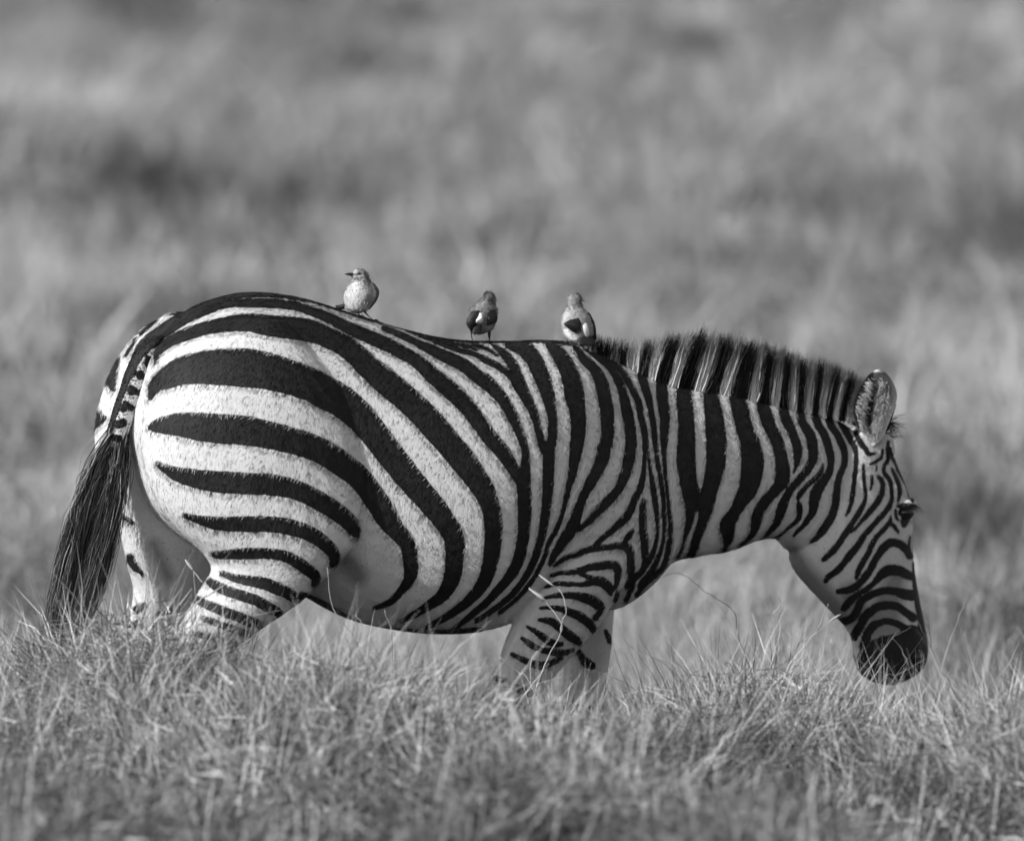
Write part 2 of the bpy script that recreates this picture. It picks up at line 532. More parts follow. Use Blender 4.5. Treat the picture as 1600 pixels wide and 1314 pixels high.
# ------------------------------------------------------------------ the stripes, as tapering strokes (x, y, width)
# ST: dark strokes on the flank towards the camera; the other flank mirrors them
ST = [
 # dorsal line and back
 [(482,470,5),(425,459,10),(384,459,12),(342,466,16),(301,488,18),(260,514,20),(227,539,18),(212,560,12)],
 [(470,466,4),(510,477,4),(560,494,3),(600,506,2),(625,512,2),(650,519,2.5),(687,529,3),(737,534,4),(800,533,5),(850,532,6),(890,537,6)],
 [(298,500,4),(329,485,7),(356,475,10),(384,473,12),(420,474,12.5),(460,478,12),(475,482.6,11),(502,492,13.5),(530,505,16),(557,518,18),(600,536,19),(625,549,19),(650,563,19),(675,585.6,23),(700,606,25),(725,630,24),(736,643,23),(764,682,22),(786,707,21),(803,734,17),(815,755,15),(819,775,18)],
 [(244,566,4),(246,552,10),(260,537,14),(287,524,17),(329,511,19),(384,504,25),(420,509,31),(480,516,33),(511,527,30),(538,540,31),(557,555,32),(574,572,34),(600,594,38),(625,615,38),(650,637,38),(675,663,40),(700,692,38),(723,719,38),(757,768,31),(771,814,26),(769,860,24),(762,894,20),(751,917,17),(730,940,13),(706,958,10),(683,972,8),(663,983,5)],
 [(235,622,4),(243,602,18),(260,591,31),(287,579,42),(329,574,51),(384,575,58),(425,582,54),(475,597,50),(510,614,49),(542,633,47),(573,663,42),(608,708,40),(643,752,38),(677,791,34),(706,832,30),(711,860,28),(709.5,883,25),(705.5,905,23),(693,928,18),(673,944,13),(651,958,9),(635,966,6),(626,972,4)],
 [(236,667,8),(246,666,18),(260,664,26),(287,664,36),(329,669,43),(384,673,43),(420,680,40),(461,690,38),(502,705,37),(535,726,36),(565,750,34),(594,791,34),(606,812,31),(622,832,25),(636.5,851,21),(641,871,21),(642,892,20),(638,908,15),(626,924,10),(610,940,8),(585,950,4)],
 [(245,724,4),(260,733,12),(287,744,23),(342,753,31),(397,756,31),(420,757,31),(461,765,28),(494,780,27),(522,797,26),(545,815,24),(553,826,19),(557,834,11)],
 [(288,805,4),(315,813,12),(342,818,19),(384,819,22),(420,819,22),(450,823,22),(478,831,21),(503,846,20),(519,861,17),(523,872,14),(519,883,6)],
 [(333,866,6),(343,867,10),(384,865,15),(425,865,14),(447,870,15),(465,879,16),(485,893,16),(494,903,13),(491,913,7)],
 [(347,896,6),(370,904,11),(411,911,16),(439,922,17),(458,932,14),(464,940,6)],
 [(328,909,10),(345,919,14),(370,928,14),(400,938,15),(425,952,14),(437,958,10)],
 [(306,936,10),(329,947,12),(370,963,13),(397,973,13),(408,977,8)],
 [(318,966,7),(342,975,8),(370,985,10),(389,991,7)],
 [(305,990,6),(335,997,8),(360,1006,9),(380,1011,6)],
 [(275,1010,8),(310,1020,10),(350,1030,9)], [(262,1040,8),(300,1047,10),(335,1052,8)], [(255,1068,8),(290,1075,10),(322,1076,8)],
 [(250,1096,8),(285,1102,9),(318,1101,8)], [(250,1124,8),(316,1127,8)], [(252,1150,8),(314,1152,8)], [(252,1176,8),(314,1178,8)], [(254,1202,8),(314,1204,8)],
 [(254,1230,8),(314,1232,8)], [(256,1258,8),(314,1260,8)], [(256,1288,8),(316,1290,8)], [(260,1350,40),(340,1380,60)],
 # belly
 [(472,930,10),(500,944,13),(530,959,9),(566,978,6),(640,986,5),(700,987,5),(750,983,4)],
 [(600,513,6),(625,523,8),(650,535,9),(675,547,14),(700,559,17),(725,571,18),(750,591,20),(762,599,21),(785,623,17),(802,653,15),(815,684,12),(821,705,10),(821,735,14),(819,768,20),(820,800,19),(818,837,17),(811,872,16),(799,897,14),(779,921,11),(759,942,9),(740,958,8),(722,973,6),(708,984,4)],
 [(632,514,3),(662,525.5,5.5),(690,537,6),(718,547.5,6.5),(740,553,6.5),(760,563,9),(785,576,9),(800,590,9)],
 [(675,527,3),(692,532,4),(712,538,5),(732,542,5.5),(745,546,4)],
 [(738,539,3),(752,542,5),(766,549,5),(777,556,3)],
 [(770,538,4),(779,545,8),(789,554,12),(801,570,15),(809,595,20),(822,620,16),(834,645,12),(841,670,10),(846,690,11),(852,703,14)],
 [(795,540,10),(821,546,24),(839,570,24),(849,595,23),(857,620,19),(861,639,16),(864,657,13.5),(863,684,13),(858,705,17),(857,737,16),(856,765,15),(855,780,14),(850,821,12),(842,854,10),(828,890,8),(814,912,7),(795,934,7),(770,953,6),(745,970,5)],
 [(858,536,12),(870,549,21),(884,570,25),(894,595,29),(898,620,29),(902,639,24.5),(903.5,657,23),(903,684,21),(900,700,19),(897,725,15),(891,752,10),(885,777,7),(879,802,5),(870,826,6),(857,849,5),(851,870,4.5),(842,889,5),(831,908,5),(809,934,4),(781,957,4)],
 [(899,543,7),(905,549,9),(912.5,561,14),(929,577,16),(939,596,19),(944,615,20.5),(948,640,20.5),(949.6,665,19.5),(948,690,19),(944,700,20),(942,713,20),(935,732,18),(924,752,16),(914,770,13),(908,785,13),(902,802,15),(896,820,18),(887,835,18),(877,850,14),(866,867,10),(859,881,4)],
 [(918,546,8),(932,555,10),(950,571,10),(960,583,11),(967,597,12.5),(974,615,13.5),(979,640,16.5),(984,665,17),(986,690,17),(985,700,17.5),(982,722,16.5),(976,742.5,15),(967.5,762,14),(958,774,14),(946,787,14),(935,797,13),(924,810,10),(914,819,8),(905,826,8)],
 [(952,562,8),(966,574,10),(979,591,10),(989,610,10.5),(997,627.5,10),(1001.5,647.5,10),(1005,665,10),(1008.5,684,9.5),(1009,702,10)],
 [(1008,698,6),(1007,712,5),(1006,731,6.5),(1003,755,9.5),(996,771,10),(989,787.5,10),(985,797.5,12),(977.5,809,12),(966,820,11),(954,831,9),(942,840,7),(930,852,7)],
 [(1011,700,5),(1013.5,712,4),(1016,731,5),(1019,750,6.5),(1022,769,8.5),(1025,794,8),(1027,812,6),(1028,831,5.5),(1025,848,6),(1019,867,6.5),(1011,882,6),(1001,894,7),(992,902,8),(983,911,6),(979,918,3)],
 [(1006,782,6),(1004.5,794,10),(1004.5,822,11),(1007,845,12.5),(1008,864,9),(1007.5,875,5),(1004,883,2)],
 # shoulder and foreleg
 [(867.5,882.5,3),(884,871,5.5),(902.5,865,7),(917.5,859,9),(932,856,9),(946,855.5,8),(959,853,8.5),(971,852.5,11),(980,855,13),(985,864,10.5),(985.6,876,10),(986,890,10),(987,900,8)],
 [(976,846,5),(982,838,9),(989,829,6)],
 [(861,899,2.5),(877.5,895,4),(892.5,894,5.5),(905,891,7),(921,886,8.5),(937.5,884,10.5),(952.5,882,10.5),(962,884,11),(966,892,8),(965,902,6),(962.5,914,4.5),(957,921,4)],
 [(905,894,4),(915,900,3),(925,902,3.5)],
 [(853,917,3),(869,912,4),(890,912.5,4.5),(910,913,5),(921,910.6,7),(930,907.5,11),(940,909,12.5),(947.5,914,12.5),(952.5,921,9),(954,927,4)],
 [(850,934,2.5),(865,931,4),(881,930,7),(900,931,9),(914,934,12),(925,938,14),(934,944,13),(939,948,9)],
 [(845,950,2),(861,949,4),(875,951,6),(890,956,9),(902,961,11),(915,969,11),(922.5,976,10),(927,983,8)],
 [(930,965,6),(937,957,6)],
 [(842,968,2.5),(859,970,8),(873,979,10),(886,990,12),(899,999,11),(906,1004,5)],
 [(824,979,2),(839,988,6),(853,999,9),(868,1006,8),(878,1006,3)],
 [(816,997,3),(831,1008,7),(846,1015,6),(868,1019,8),(886,1019,6),(895,1015,3)],
 [(800,1022,4),(817,1030,6),(840,1039,10),(857,1037,8),(877,1028,4)],
 [(773,1059,6),(790,1063,5)], [(805,1073,9),(822,1081,10),(834,1083,8)], [(755,1090,6),(790,1098,7),(830,1105,6)], [(750,1125,6),(815,1130,7)], [(742,1150,6),(805,1158,7)],
 [(735,1180,7),(800,1186,7)], [(728,1210,7),(790,1215,7)], [(722,1240,7),(785,1245,7)], [(716,1270,7),(780,1275,7)], [(710,1340,50),(770,1350,50)],
 # chest and neck
 [(1003,575,10),(1003,585,13),(1008,605,13),(1012.5,620,12),(1016.5,637.5,9),(1019.5,655,8.5),(1022,671,8.5),(1024,690,8),(1025,702,7),(1028.5,727.5,6.5),(1032.5,750,7),(1036,772,6),(1037,794,6.5),(1038.5,820,5.5),(1037,842,5),(1033,860,5),(1027.5,872.5,6),(1019,890,6),(1007,905,6),(1000,915,5)],
 [(990,912,4),(984,925,5),(978,938,4)], [(965,925,3),(962,938,3)],
 [(1030,575,14),(1033,590,16),(1035,620,18),(1037,637,17),(1039,656,15),(1038,677,13),(1037.5,702,8),(1039,731,5),(1041,753,4),(1043,775,4.5),(1045,792,5),(1047.5,812,6),(1047.5,834,7),(1045,855,7),(1038,882,6),(1022,900,5),(1005,916,4),(995,930,3)],
 [(1062,580,20),(1068,600,22),(1070,630,25),(1072,655,24),(1073,680,25),(1072,704,28),(1072,720,29),(1075,745,27),(1078,765,26),(1081,785,22),(1079,806,14),(1075,825,9),(1071,841,5),(1067,857,4),(1060,870,4)],
 [(1093,768,46),(1093,775,46),(1092,785,38)],
 [(1104,590,22),(1109,616,23),(1113,637,28),(1116,660,30),(1119,685,32),(1119,710,30),(1119,719,30),(1115,741,27),(1109,760,28),(1105,785,24),(1101,806,17),(1095,825,15),(1089,840,14),(1085,856,12.5),(1080,870,10)],
 [(1148,600,22),(1151,622,22),(1157,641,26),(1161,660,25),(1167,679,26),(1172,691,29),(1175,710,34),(1176,722,35),(1174,744,33),(1168,767,28),(1159,781,22),(1149,799,18),(1139,814,22),(1137,821,24),(1138,835,19),(1137,847,12),(1134,858,7)],
 [(1188,610,18),(1191,629,18),(1196,647,20),(1203,667,18.5),(1211,681,19),(1216.5,697,18.5),(1221,716,19.5),(1223,735,22),(1222,750,22),(1215,762,18),(1200,778,15.5),(1188,794,16.5),(1183.7,806,16),(1181,819,14),(1177.5,831,10),(1170,842,6),(1158,851,4)],
 [(1221,615,13),(1223,635,13.5),(1227,652,16),(1234,667,14.5),(1240.6,682,13),(1245.6,697,13.5),(1246.5,710,13),(1246,719,10),(1244,728,6),(1240,738,3)],
 [(1249,620,12),(1249.4,640,12),(1252,655,13),(1258,667,14),(1265.6,679,15),(1269,692.5,16),(1270.6,707.5,15),(1269,720,14),(1264,730,13),(1257,740,12),(1247.5,751,11),(1236,764,11),(1227,780,13),(1220.6,797.5,15),(1216,811,12),(1209,824,9),(1201,832.5,6),(1195,840,3)],
 [(1286,726,3),(1282.5,737.5,6),(1274,747.5,7),(1262.5,757.5,7),(1254,766,8),(1249,774,7.5),(1247,780,5)],
 [(1249,788,8),(1249,805,8),(1244,815,6.5),(1232,825,4.5),(1220,836,3),(1205,843,2)],
 [(1272,620,11),(1272.5,640,11),(1274,653,12),(1280,666.5,12.5),(1287.5,678,12.5),(1292,691,12),(1295.6,704,11.5),(1298,716,11),(1298,727.5,10),(1295,739,11),(1288,750,13),(1280,761,16),(1274,772.5,18),(1272,786,15),(1270,799,12),(1264,809,9),(1256,820,7),(1247.5,829,5),(1240,837.5,3)],
 [(1294,625,9),(1294,640,9),(1295.6,657,11),(1301,668.6,11),(1309,680,11),(1314.5,692.5,10.5),(1318.8,705,10),(1319.7,717.5,9.5),(1318,729,9),(1313,740.5,9.5),(1309,752.5,9.5),(1307.5,767,10.5),(1305.6,788,11),(1300.6,804,12),(1294,817.5,12.5),(1285,829,11.5),(1276,840,8.5),(1268,846,5)],
 [(1316,625,9),(1315,640,9.5),(1313,655.6,9),(1318.7,668,10),(1327,684,9.5),(1335,699,7.5),(1337.5,710,6),(1337,730,7),(1335,750,6.5),(1333,769,7),(1330,785,6.2),(1326,797.5,5),(1322,805.6,2.5)],
 [(1330,640,5),(1330,652,5),(1334,665,5.5),(1339,680,7),(1345,692,7.5),(1352.5,702,8),(1357.5,709,6),(1366,709,4)],
 # head
 [(1349,726,3),(1349.5,740,4),(1351,757,4.5),(1352.5,772,5),(1350,786,6),(1342.5,800,7.5),(1332.5,816,8),(1322.5,831,9),(1312.5,846,9),(1301,861,8.5),(1291,871,7.5),(1286,874,5)],
 [(1379.4,702,3),(1377.5,714,4),(1370,720,4),(1361,725,4)], [(1370,729,2),(1369,735,2)],
 [(1388,690,4),(1387.5,700,5),(1387,718,5),(1381,730,5),(1382,740,6),(1389,748,6.5),(1392,758,6),(1393.5,773,5.5),(1392,785,6.5),(1386,796,7.5),(1376,807.5,8),(1364,821,8),(1351,836,9),(1339,854,9),(1326,870,10),(1315,884,8),(1305,894,7.5),(1295,900,5.5),(1290,908,4)],
 [(1362.5,744,3.5),(1362.5,756,3.5),(1359.5,765,2)],
 [(1372,744,4),(1378,752,7),(1379,765,8),(1375,777,9),(1367.5,789,9),(1357.5,801,8),(1345,816,5.5),(1336,826,4),(1329,831,4)],
 [(1393.5,732.6,4),(1399.6,745,6),(1404.5,758,6.5),(1406,769,6.5),(1404.5,778,4.5),(1402.7,784,2)],
 [(1391,700,3),(1393.5,711,3.5),(1399.6,726.5,4.5),(1407,741,6),(1415.5,754.5,6),(1419.7,765.5,5.5),(1421.5,775,5),(1426,783,4)],
 [(1402,791,4),(1415,790,7),(1430,791,6)], [(1408,800,10),(1416,800,20),(1424,800,12)], [(1414,812,14),(1412,820,8)],
 [(1399.6,797,3),(1399.6,807,4),(1404.5,814,3)],
 [(1392,806,2.5),(1391.7,814,5),(1387,820,6),(1377.5,830,6.5),(1369,840,7),(1362.5,851,7.5),(1356,865,7.5),(1347.5,880,7),(1341,892.5,5.5),(1338,902.5,3)],
 [(1391,817,5),(1398,823,5.5),(1403,831,4)],
 [(1422,838,3),(1420,850,3),(1421,858,3)],
 [(1421,868,10),(1416,858,11),(1410,852.5,12),(1400,848,12),(1390,848,12),(1381,855,12),(1374,865,10),(1366,877.5,8.5),(1359,891,8),(1350,904,8),(1339,915,7.5),(1327.5,921,8),(1310,924,5)],
 [(1422,900,10),(1407.5,892.5,13),(1395,890,14.5),(1384,892.5,13.5),(1375,900,10),(1366,910,6),(1355,919,5),(1342.5,927.5,5),(1332,935,8),(1326,941,9),(1320,949,8),(1317,951,4)],
 [(1424,930,14),(1410,927.5,12.5),(1401,924,9),(1389,923,8.5),(1376,924,8),(1362.5,929,8),(1351,935,8.5),(1344,942.5,9),(1339,954,9),(1332.5,964,9.5),(1324,969,9),(1312.5,972.5,10)],
 [(1427,965,10),(1414,956,8.5),(1405,949,9),(1392.5,945.6,9.5),(1380,946,10),(1367.5,950,10),(1357.5,957.5,11),(1350,966,10.5),(1345,977.5,10),(1339,986,11),(1334,995,10)],
 [(1414,981,7),(1401,974,6.5),(1386,970,6.5),(1375,972.5,7.5),(1365,977.5,10),(1357.5,986,11),(1354,996,10.5),(1350,1005,10),(1347.5,1011,7)],
 [(1429,880,4),(1432,915,9),(1438,945,13),(1444,975,15),(1449,1000,18)],
 [(1425,1000,44),(1438,1012,30)], [(1378,1038,70),(1400,1034,84),(1425,1028,72)], [(1352,1030,26),(1362,1046,30)], [(1366,1006,10),(1380,1004,20)],
]
# pale strokes laid over the dark ones
SW = [
 [(755,545,3),(771,556,5),(780,565,5),(790,573,4),(797,579,3)], [(765,541,2),(776,550,4)],
 [(1090.5,795,3)], [(1089,800,4),(1084,825,6),(1077,842,5),(1070,862,5)],
 [(1096,600,14),(1092,612,15),(1094,640,14),(1095,680,16),(1095.5,710,17),(1095,740,13),(1095,755,9),(1095,762,5)],
]
# dark strokes on the far hindquarter and far legs
SF = [
 [(482,470,5),(425,459,10),(384,459,12),(342,466,16),(301,488,18),(260,514,20),(227,539,18),(212,560,12)],
 [(185,558,5),(177,580,14),(174,597,14),(178,609,5)], [(148,636,8),(152,651,15),(148,662,12),(163,653,6)],
 [(213,529,2.5),(197,556,3)], [(246,499,2.5),(220,522,3)],
 [(192,807,4),(208,817,3)], [(203,871,11),(210,885,9),(219,893,5),(223,899,3)],
 [(213,953,10),(224,947,10)], [(248,960,7),(265,954,8)], [(207,978,11),(217,973,9)], [(244,975,12),(252,973,10)],
 [(196,1004,9),(216,1004,9),(240,1000,8),(268,1000,8)], [(192,1024,7),(214,1021,5),(262,1030,8)], [(185,1050,9),(262,1058,9)], [(185,1078,9),(262,1086,9)],
 [(185,1106,8),(255,1112,8)], [(185,1136,8),(250,1140,8)], [(188,1166,8),(250,1170,8)], [(190,1196,8),(250,1200,8)], [(190,1226,8),(250,1230,8)], [(190,1258,8),(255,1262,8)], [(200,1320,50),(280,1340,60)],
 [(899,1010,3),(915,1034,12),(925,1040,10)], [(946,985,3),(953,1000,8)], [(880,1105,9),(940,1108,9)], [(880,1135,9),(940,1138,9)], [(880,1165,8),(930,1168,8)],
 [(880,1200,8),(930,1204,8)], [(880,1235,8),(930,1239,8)], [(890,1330,50),(940,1340,60)],
]
# greyer patches: throat and lower jaw, rim of the muzzle, groin, lower face
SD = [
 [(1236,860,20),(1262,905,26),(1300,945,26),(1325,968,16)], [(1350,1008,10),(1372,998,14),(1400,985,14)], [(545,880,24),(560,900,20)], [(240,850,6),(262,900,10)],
 [(1400,905,20),(1385,950,40),(1380,985,50)], [(1330,930,30),(1345,965,30)],  # lower face: greyish coat, darkened further to imitate shade near the ground
]


def paint(V, far_of=None):
    """per-vertex stripe distance and greying"""
    lat = (V - ORG) @ L - bend(proj(V)[0])
    near = lat > 0.0
    M = V.copy()
    M[~near] -= 2 * lat[~near, None] * L
    px, py = proj(M)
    ax, ay = proj(V)
    sd = strokes_sd(px, py, ST)
    sd = np.maximum(sd, -strokes_sd(px, py, SW))
    sd = sd + np.interp(px, [700, 980], [0, .8]) * np.interp(py, [840, 900], [1, -.6])
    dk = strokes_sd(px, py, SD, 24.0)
    far = (~near) & ((ax < 300) | ((ax < 430) & (ay > 800)) | ((ay > 958) & (ax > 860) & (ax < 990)) | ((ay > 990) & (ax < 1000)))
    if far.any():
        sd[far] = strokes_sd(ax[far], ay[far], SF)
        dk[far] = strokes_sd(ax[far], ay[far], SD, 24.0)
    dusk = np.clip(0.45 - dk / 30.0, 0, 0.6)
    return sd, dusk


# ------------------------------------------------------------------ zebra body
ZLOC = ORG + H * 0.0 + Z * float(ground_z(ORG[0], ORG[1]))
zebra = empty("zebra", ZLOC)
tag(zebra, "black and white striped zebra grazing with lowered head, birds perched on its back", "zebra")

torso = [
 (228, 560, 206, 640, 0, .06), (238, 543, 208, 700, 0, .125), (264, 517, 235, 790, 0, .185), (310, 480, 300, 850, 0, .232), (384, 458, 390, 890, 0, .255),
 (460, 464, 470, 928, 0, .265), (540, 487, 540, 965, 0, .288), (620, 512, 620, 984, 0, .312), (700, 530, 690, 988, 0, .322), (780, 534, 750, 982, 0, .306),
 (850, 532, 810, 962, 0, .272), (900, 537, 880, 950, 0, .236), (942, 555, 950, 952, 0, .202), (985, 574, 1002, 920, 0, .170), (1022, 590, 1042, 880, 0, .142),
 (1070, 601, 1088, 869, 0, .122), (1130, 610, 1135, 861, 0, .112), (1190, 623, 1178, 845, 0, .102), (1250, 637, 1212, 842, 0, .096), (1310, 657, 1236, 862, 0, .090), (1352, 690, 1290, 862, 0, .07)]
head = [
 (1345, 668, 1305, 700, 0, .05), (1374, 678, 1270, 760, 0, .074), (1390, 708, 1246, 825, 0, .088), (1404, 742, 1236, 866, 0, .095), (1416, 775, 1243, 892, 0, .094),
 (1421, 815, 1262, 916, 0, .088), (1421, 850, 1286, 942, 0, .077), (1425, 885, 1306, 963, 0, .066), (1431, 920, 1321, 979, 0, .058), (1438, 955, 1330, 994, 0, .054),
 (1444, 985, 1334, 1010, 0, .054), (1447, 1008, 1336, 1030, 0, .058), (1445, 1030, 1345, 1052, 0, .054), (1434, 1048, 1366, 1066, 0, .042), (1414, 1062, 1390, 1070, 0, .02)]
hind_near = [
 (440, 500, 330, 490, .09, .07), (480, 540, 275, 530, .115, .10), (535, 605, 243, 585, .135, .125), (575, 690, 224, 662, .15, .138), (583, 760, 227, 725, .158, .138), (568, 824, 249, 787, .165, .132),
 (540, 864, 283, 832, .168, .122), (506, 900, 318, 864, .168, .108), (470, 936, 333, 890, .168, .092), (432, 964, 313, 925, .166, .078), (398, 987, 293, 960, .164, .066),
 (364, 1016, 270, 1000, .162, .055), (337, 1060, 251, 1040, .16, .048), (320, 1110, 248, 1098, .16, .04), (312, 1200, 256, 1200, .16, .032), (312, 1290, 258, 1290, .16, .031),
 (325, 1340, 262, 1345, .16, .036), (343, 1372, 282, 1380, .16, .034), (352, 1388, 285, 1394, .16, .04)]
hind_far = [
 (400, 486, 262, 492, -.10, .075), (445, 550, 212, 526, -.125, .105), (470, 615, 172, 588, -.135, .122), (480, 690, 152, 658, -.145, .13), (480, 760, 152, 710, -.15, .13), (460, 820, 164, 760, -.155, .125),
 (425, 870, 184, 805, -.158, .112), (385, 905, 194, 852, -.158, .098), (350, 932, 202, 888, -.158, .084), (318, 962, 210, 920, -.156, .07), (296, 988, 207, 950, -.155, .06),
 (280, 1014, 202, 982, -.155, .052), (272, 1048, 194, 1014, -.155, .048), (260, 1090, 190, 1056, -.155, .042), (248, 1130, 192, 1120, -.155, .034), (246, 1230, 196, 1230, -.155, .031),
 (255, 1292, 192, 1292, -.155, .036), (275, 1335, 210, 1340, -.155, .034), (288, 1358, 215, 1362, -.155, .04)]
fore_near = [
 (985, 780, 890, 760, .12, .07), (992, 850, 858, 850, .14, .088), (975, 905, 838, 908, .15, .086), (952, 946, 818, 944, .15, .078), (930, 982, 802, 978, .146, .068),
 (905, 1010, 789, 1008, .142, .058), (878, 1040, 777, 1040, .138, .05), (850, 1075, 763, 1070, .134, .045), (828, 1110, 750, 1100, .13, .044), (800, 1160, 738, 1152, .13, .036),
 (775, 1250, 722, 1246, .13, .03), (766, 1305, 702, 1300, .13, .034), (768, 1345, 706, 1352, .13, .032), (772, 1366, 704, 1374, .13, .038)]
fore_far = [
 (965, 860, 870, 860, -.12, .075), (958, 930, 874, 936, -.13, .072), (954, 985, 878, 985, -.13, .06), (952, 1022, 880, 1020, -.13, .05), (946, 1060, 882, 1055, -.13, .045),
 (942, 1100, 880, 1096, -.13, .043), (930, 1160, 882, 1160, -.13, .034), (926, 1240, 880, 1240, -.13, .03), (930, 1288, 872, 1288, -.13, .034), (942, 1325, 884, 1330, -.13, .032), (948, 1344, 884, 1350, -.13, .038)]
nT = (len(torso) - 1) * 6 + 1
tt_ = np.linspace(0, 1, nT)
ex_top = np.interp(tt_, [0, 0.35, 0.55, 1], [2.1, 2.1, 1.62, 1.65])
ex_bot = np.interp(tt_, [0, 0.6, 0.72, 1], [2.3, 2.3, 2.2, 2.2])
parts = [px_loft(torso, 6, 40, ex_top, ex_bot), px_loft(head, 6, 28, 2.4, 2.1), px_loft(hind_near, 5, 28, 2.1, skew=([0, 6, 11], [.045, .045, 0])), px_loft(hind_far, 5, 28, 2.1, skew=([0, 6, 11], [-.045, -.045, 0])),
         px_loft(fore_near, 5, 24, 2.1, skew=([0, 4, 8], [-.03, -.02, 0])), px_loft(fore_far, 5, 24, 2.1, skew=([0, 4, 8], [.03, .02, 0]))]
for s in (1, -1):
    sh = 24 * s   # the flank towards the camera shows further to the right
    hh_ = H * math.cos(.33) - L * s * math.sin(.33)
    parts.append(ellipsoid(at(900 + sh, 770, s * .125), .15, .22, .095, a=hh_, d=np.cross(hh_, Z)))   # shoulder blade
    parts.append(ellipsoid(at(1290 + sh * .7, 825, s * .055), .075, .095, .045)) # cheek
    parts.append(ellipsoid(at(1398 + sh * .7, 789, s * .076), .030, .018, .024)) # brow
    parts.append(ellipsoid(at(1375 + sh * .7, 770, s * .070), .030, .04, .02))
    parts.append(ellipsoid(at(1366 + sh * .5, 700, s * .05), .030, .035, .03))   # ear base
    parts.append(ellipsoid(at(1412 + sh * .4, 1018, s * .045), .030, .03, .018)) # nostril wing
BV, BF = remesh(parts, 0.0050, 9)
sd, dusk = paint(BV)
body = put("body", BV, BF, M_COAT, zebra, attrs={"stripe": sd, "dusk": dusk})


def face_normals(V, F):
    n = np.cross(V[F[:, 2]] - V[F[:, 0]], V[F[:, 3]] - V[F[:, 1]])
    return n / (np.linalg.norm(n, axis=1, keepdims=True) + 1e-12)


def unit(v):
    return v / (np.linalg.norm(v, axis=1, keepdims=True) + 1e-12)


def fur(name, V, F, sdv, dk, count, lo, hi, width, parent):
    """short lying hair, dark or pale by the stripe it grows from"""
    fn = face_normals(V, F)
    k = RNG.integers(0, len(F), count)
    w = RNG.dirichlet((1, 1, 1, 1), count)
    root = (V[F[k]] * w[:, :, None]).sum(1)
    nor = fn[k]
    sdr = (sdv[F[k]] * w).sum(1)
    kp = RNG.uniform(0, 1, count) < np.where(np.abs(sdr - 1.7) < 4.0, 1.0, np.where(sdr > 0, .16, .4))
    k, w, root, nor, sdr = k[kp], w[kp], root[kp], nor[kp], sdr[kp]
    count = len(k)
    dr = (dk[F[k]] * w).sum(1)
    px, py = proj(root)
    # lie of the coat: backwards and down along the trunk, down the legs, down the face
    fx = np.interp(px, [200, 900, 1150, 1330, 1450], [-.55, -.6, -.6, -.1, .25])
    flow = H[None] * fx[:, None] - Z[None] * np.interp(py, [450, 600, 900, 1000], [.35, .6, .8, 1.0])[:, None]
    flow = flow + RNG.normal(0, .10, (count, 3))
    sw = vnoise(px, py, .022, 31) - .5
    flow = flow + H[None] * (sw * .9)[:, None] + Z[None] * ((vnoise(px, py, .03, 32) - .5) * .5)[:, None]
    flow = unit(flow - (flow * nor).sum(1)[:, None] * nor)
    ln = RNG.uniform(lo, hi, count) * np.interp(px, [1180, 1330], [1, .38]) * np.interp(py, [820, 930], [1, .5])
    patch = vnoise(px, py, .05, 77)
    tip = root + flow * ln[:, None] + nor * (ln * (.03 + .13 * patch + RNG.uniform(-.02, .05, count)))[:, None]
    pale = (sdr - 1.7 + RNG.normal(0, .9, count)) > 0
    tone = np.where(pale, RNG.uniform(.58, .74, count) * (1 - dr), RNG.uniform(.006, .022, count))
    P = np.stack([root - nor * .001, (root * .45 + tip * .55) + nor * .0008, tip], 1)
    W = width * np.array([[1.0, .9, .25]]) * RNG.uniform(.7, 1.2, (count, 1))
    v, f, t = ribbons(P, W, np.repeat(tone[:, None], 3, 1))
    fnr = unit(nor * 1.0 + RNG.normal(0, .09, (count, 3)) + flow * .04)
    ob = put(name, v, f, M_FUR, parent, attrs={"tone": t})
    a = ob.data.attributes.new("lie", 'FLOAT_VECTOR', 'POINT')
    a.data.foreach_set("vector", np.repeat(fnr, 6, 0).astype(np.float32).ravel())
    return ob


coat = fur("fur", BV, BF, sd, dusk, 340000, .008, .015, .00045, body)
coat["kind"] = "stuff"

# hooves
for (fx, fy, rx, ry, la) in ((352, 1386, 285, 1392, .16), (288, 1356, 215, 1360, -.155), (772, 1364, 704, 1372, .13), (948, 1342, 884, 1348, -.13)):
    A0, B0 = at(fx, fy, la), at(rx, ry, la)
    c = (A0 + B0) / 2
    gz = float(ground_z(c[0], c[1])) - 0.012
    A1 = np.array([*(A0 + H * 0.022)[:2], gz])
    B1 = np.array([*(B0 + H * 0.004)[:2], gz])
    t = np.linspace(0, 1, 4)[:, None]
    v, f = loft_rings(A0 * (1 - t) + A1 * t, B0 * (1 - t) + B1 * t, L, np.linspace(.04, .052, 4), 20, 2.3)
    put("hoof", v, f, M_HOOF, zebra)

# eyes
for s in (1, -1):
    c = at(1400 + 16 * s, 801, s * .082)
    v, f = ellipsoid(c, .019, .017, .014)
    ey = put("eye", v, f, M_EYE, zebra)
    n = 26
    r0 = np.array([c + H * (.022 - .03 * (i / n)) + Z * (.014 - .006 * (i / n) ** 2) + L * s * .016 for i in range(n)])
    tp = r0 + L * s * .014 + H * RNG.uniform(.0, .02, (n, 1)) - Z * RNG.uniform(.008, .022, (n, 1))
    v, f, t_ = hairs(r0, tp, np.tile(Z * .003, (n, 1)), 4, .0007, .02, .02)
    put("eyelashes", v, f, M_HAIR, ey, attrs={"tone": t_})
    # nostril: a dark slit with a raised rim
    v, f = ellipsoid(at(1424 + 9 * s, 1030, s * .058), .016, .026, .010)
    put("nostril", v, f, M_EYE, zebra)

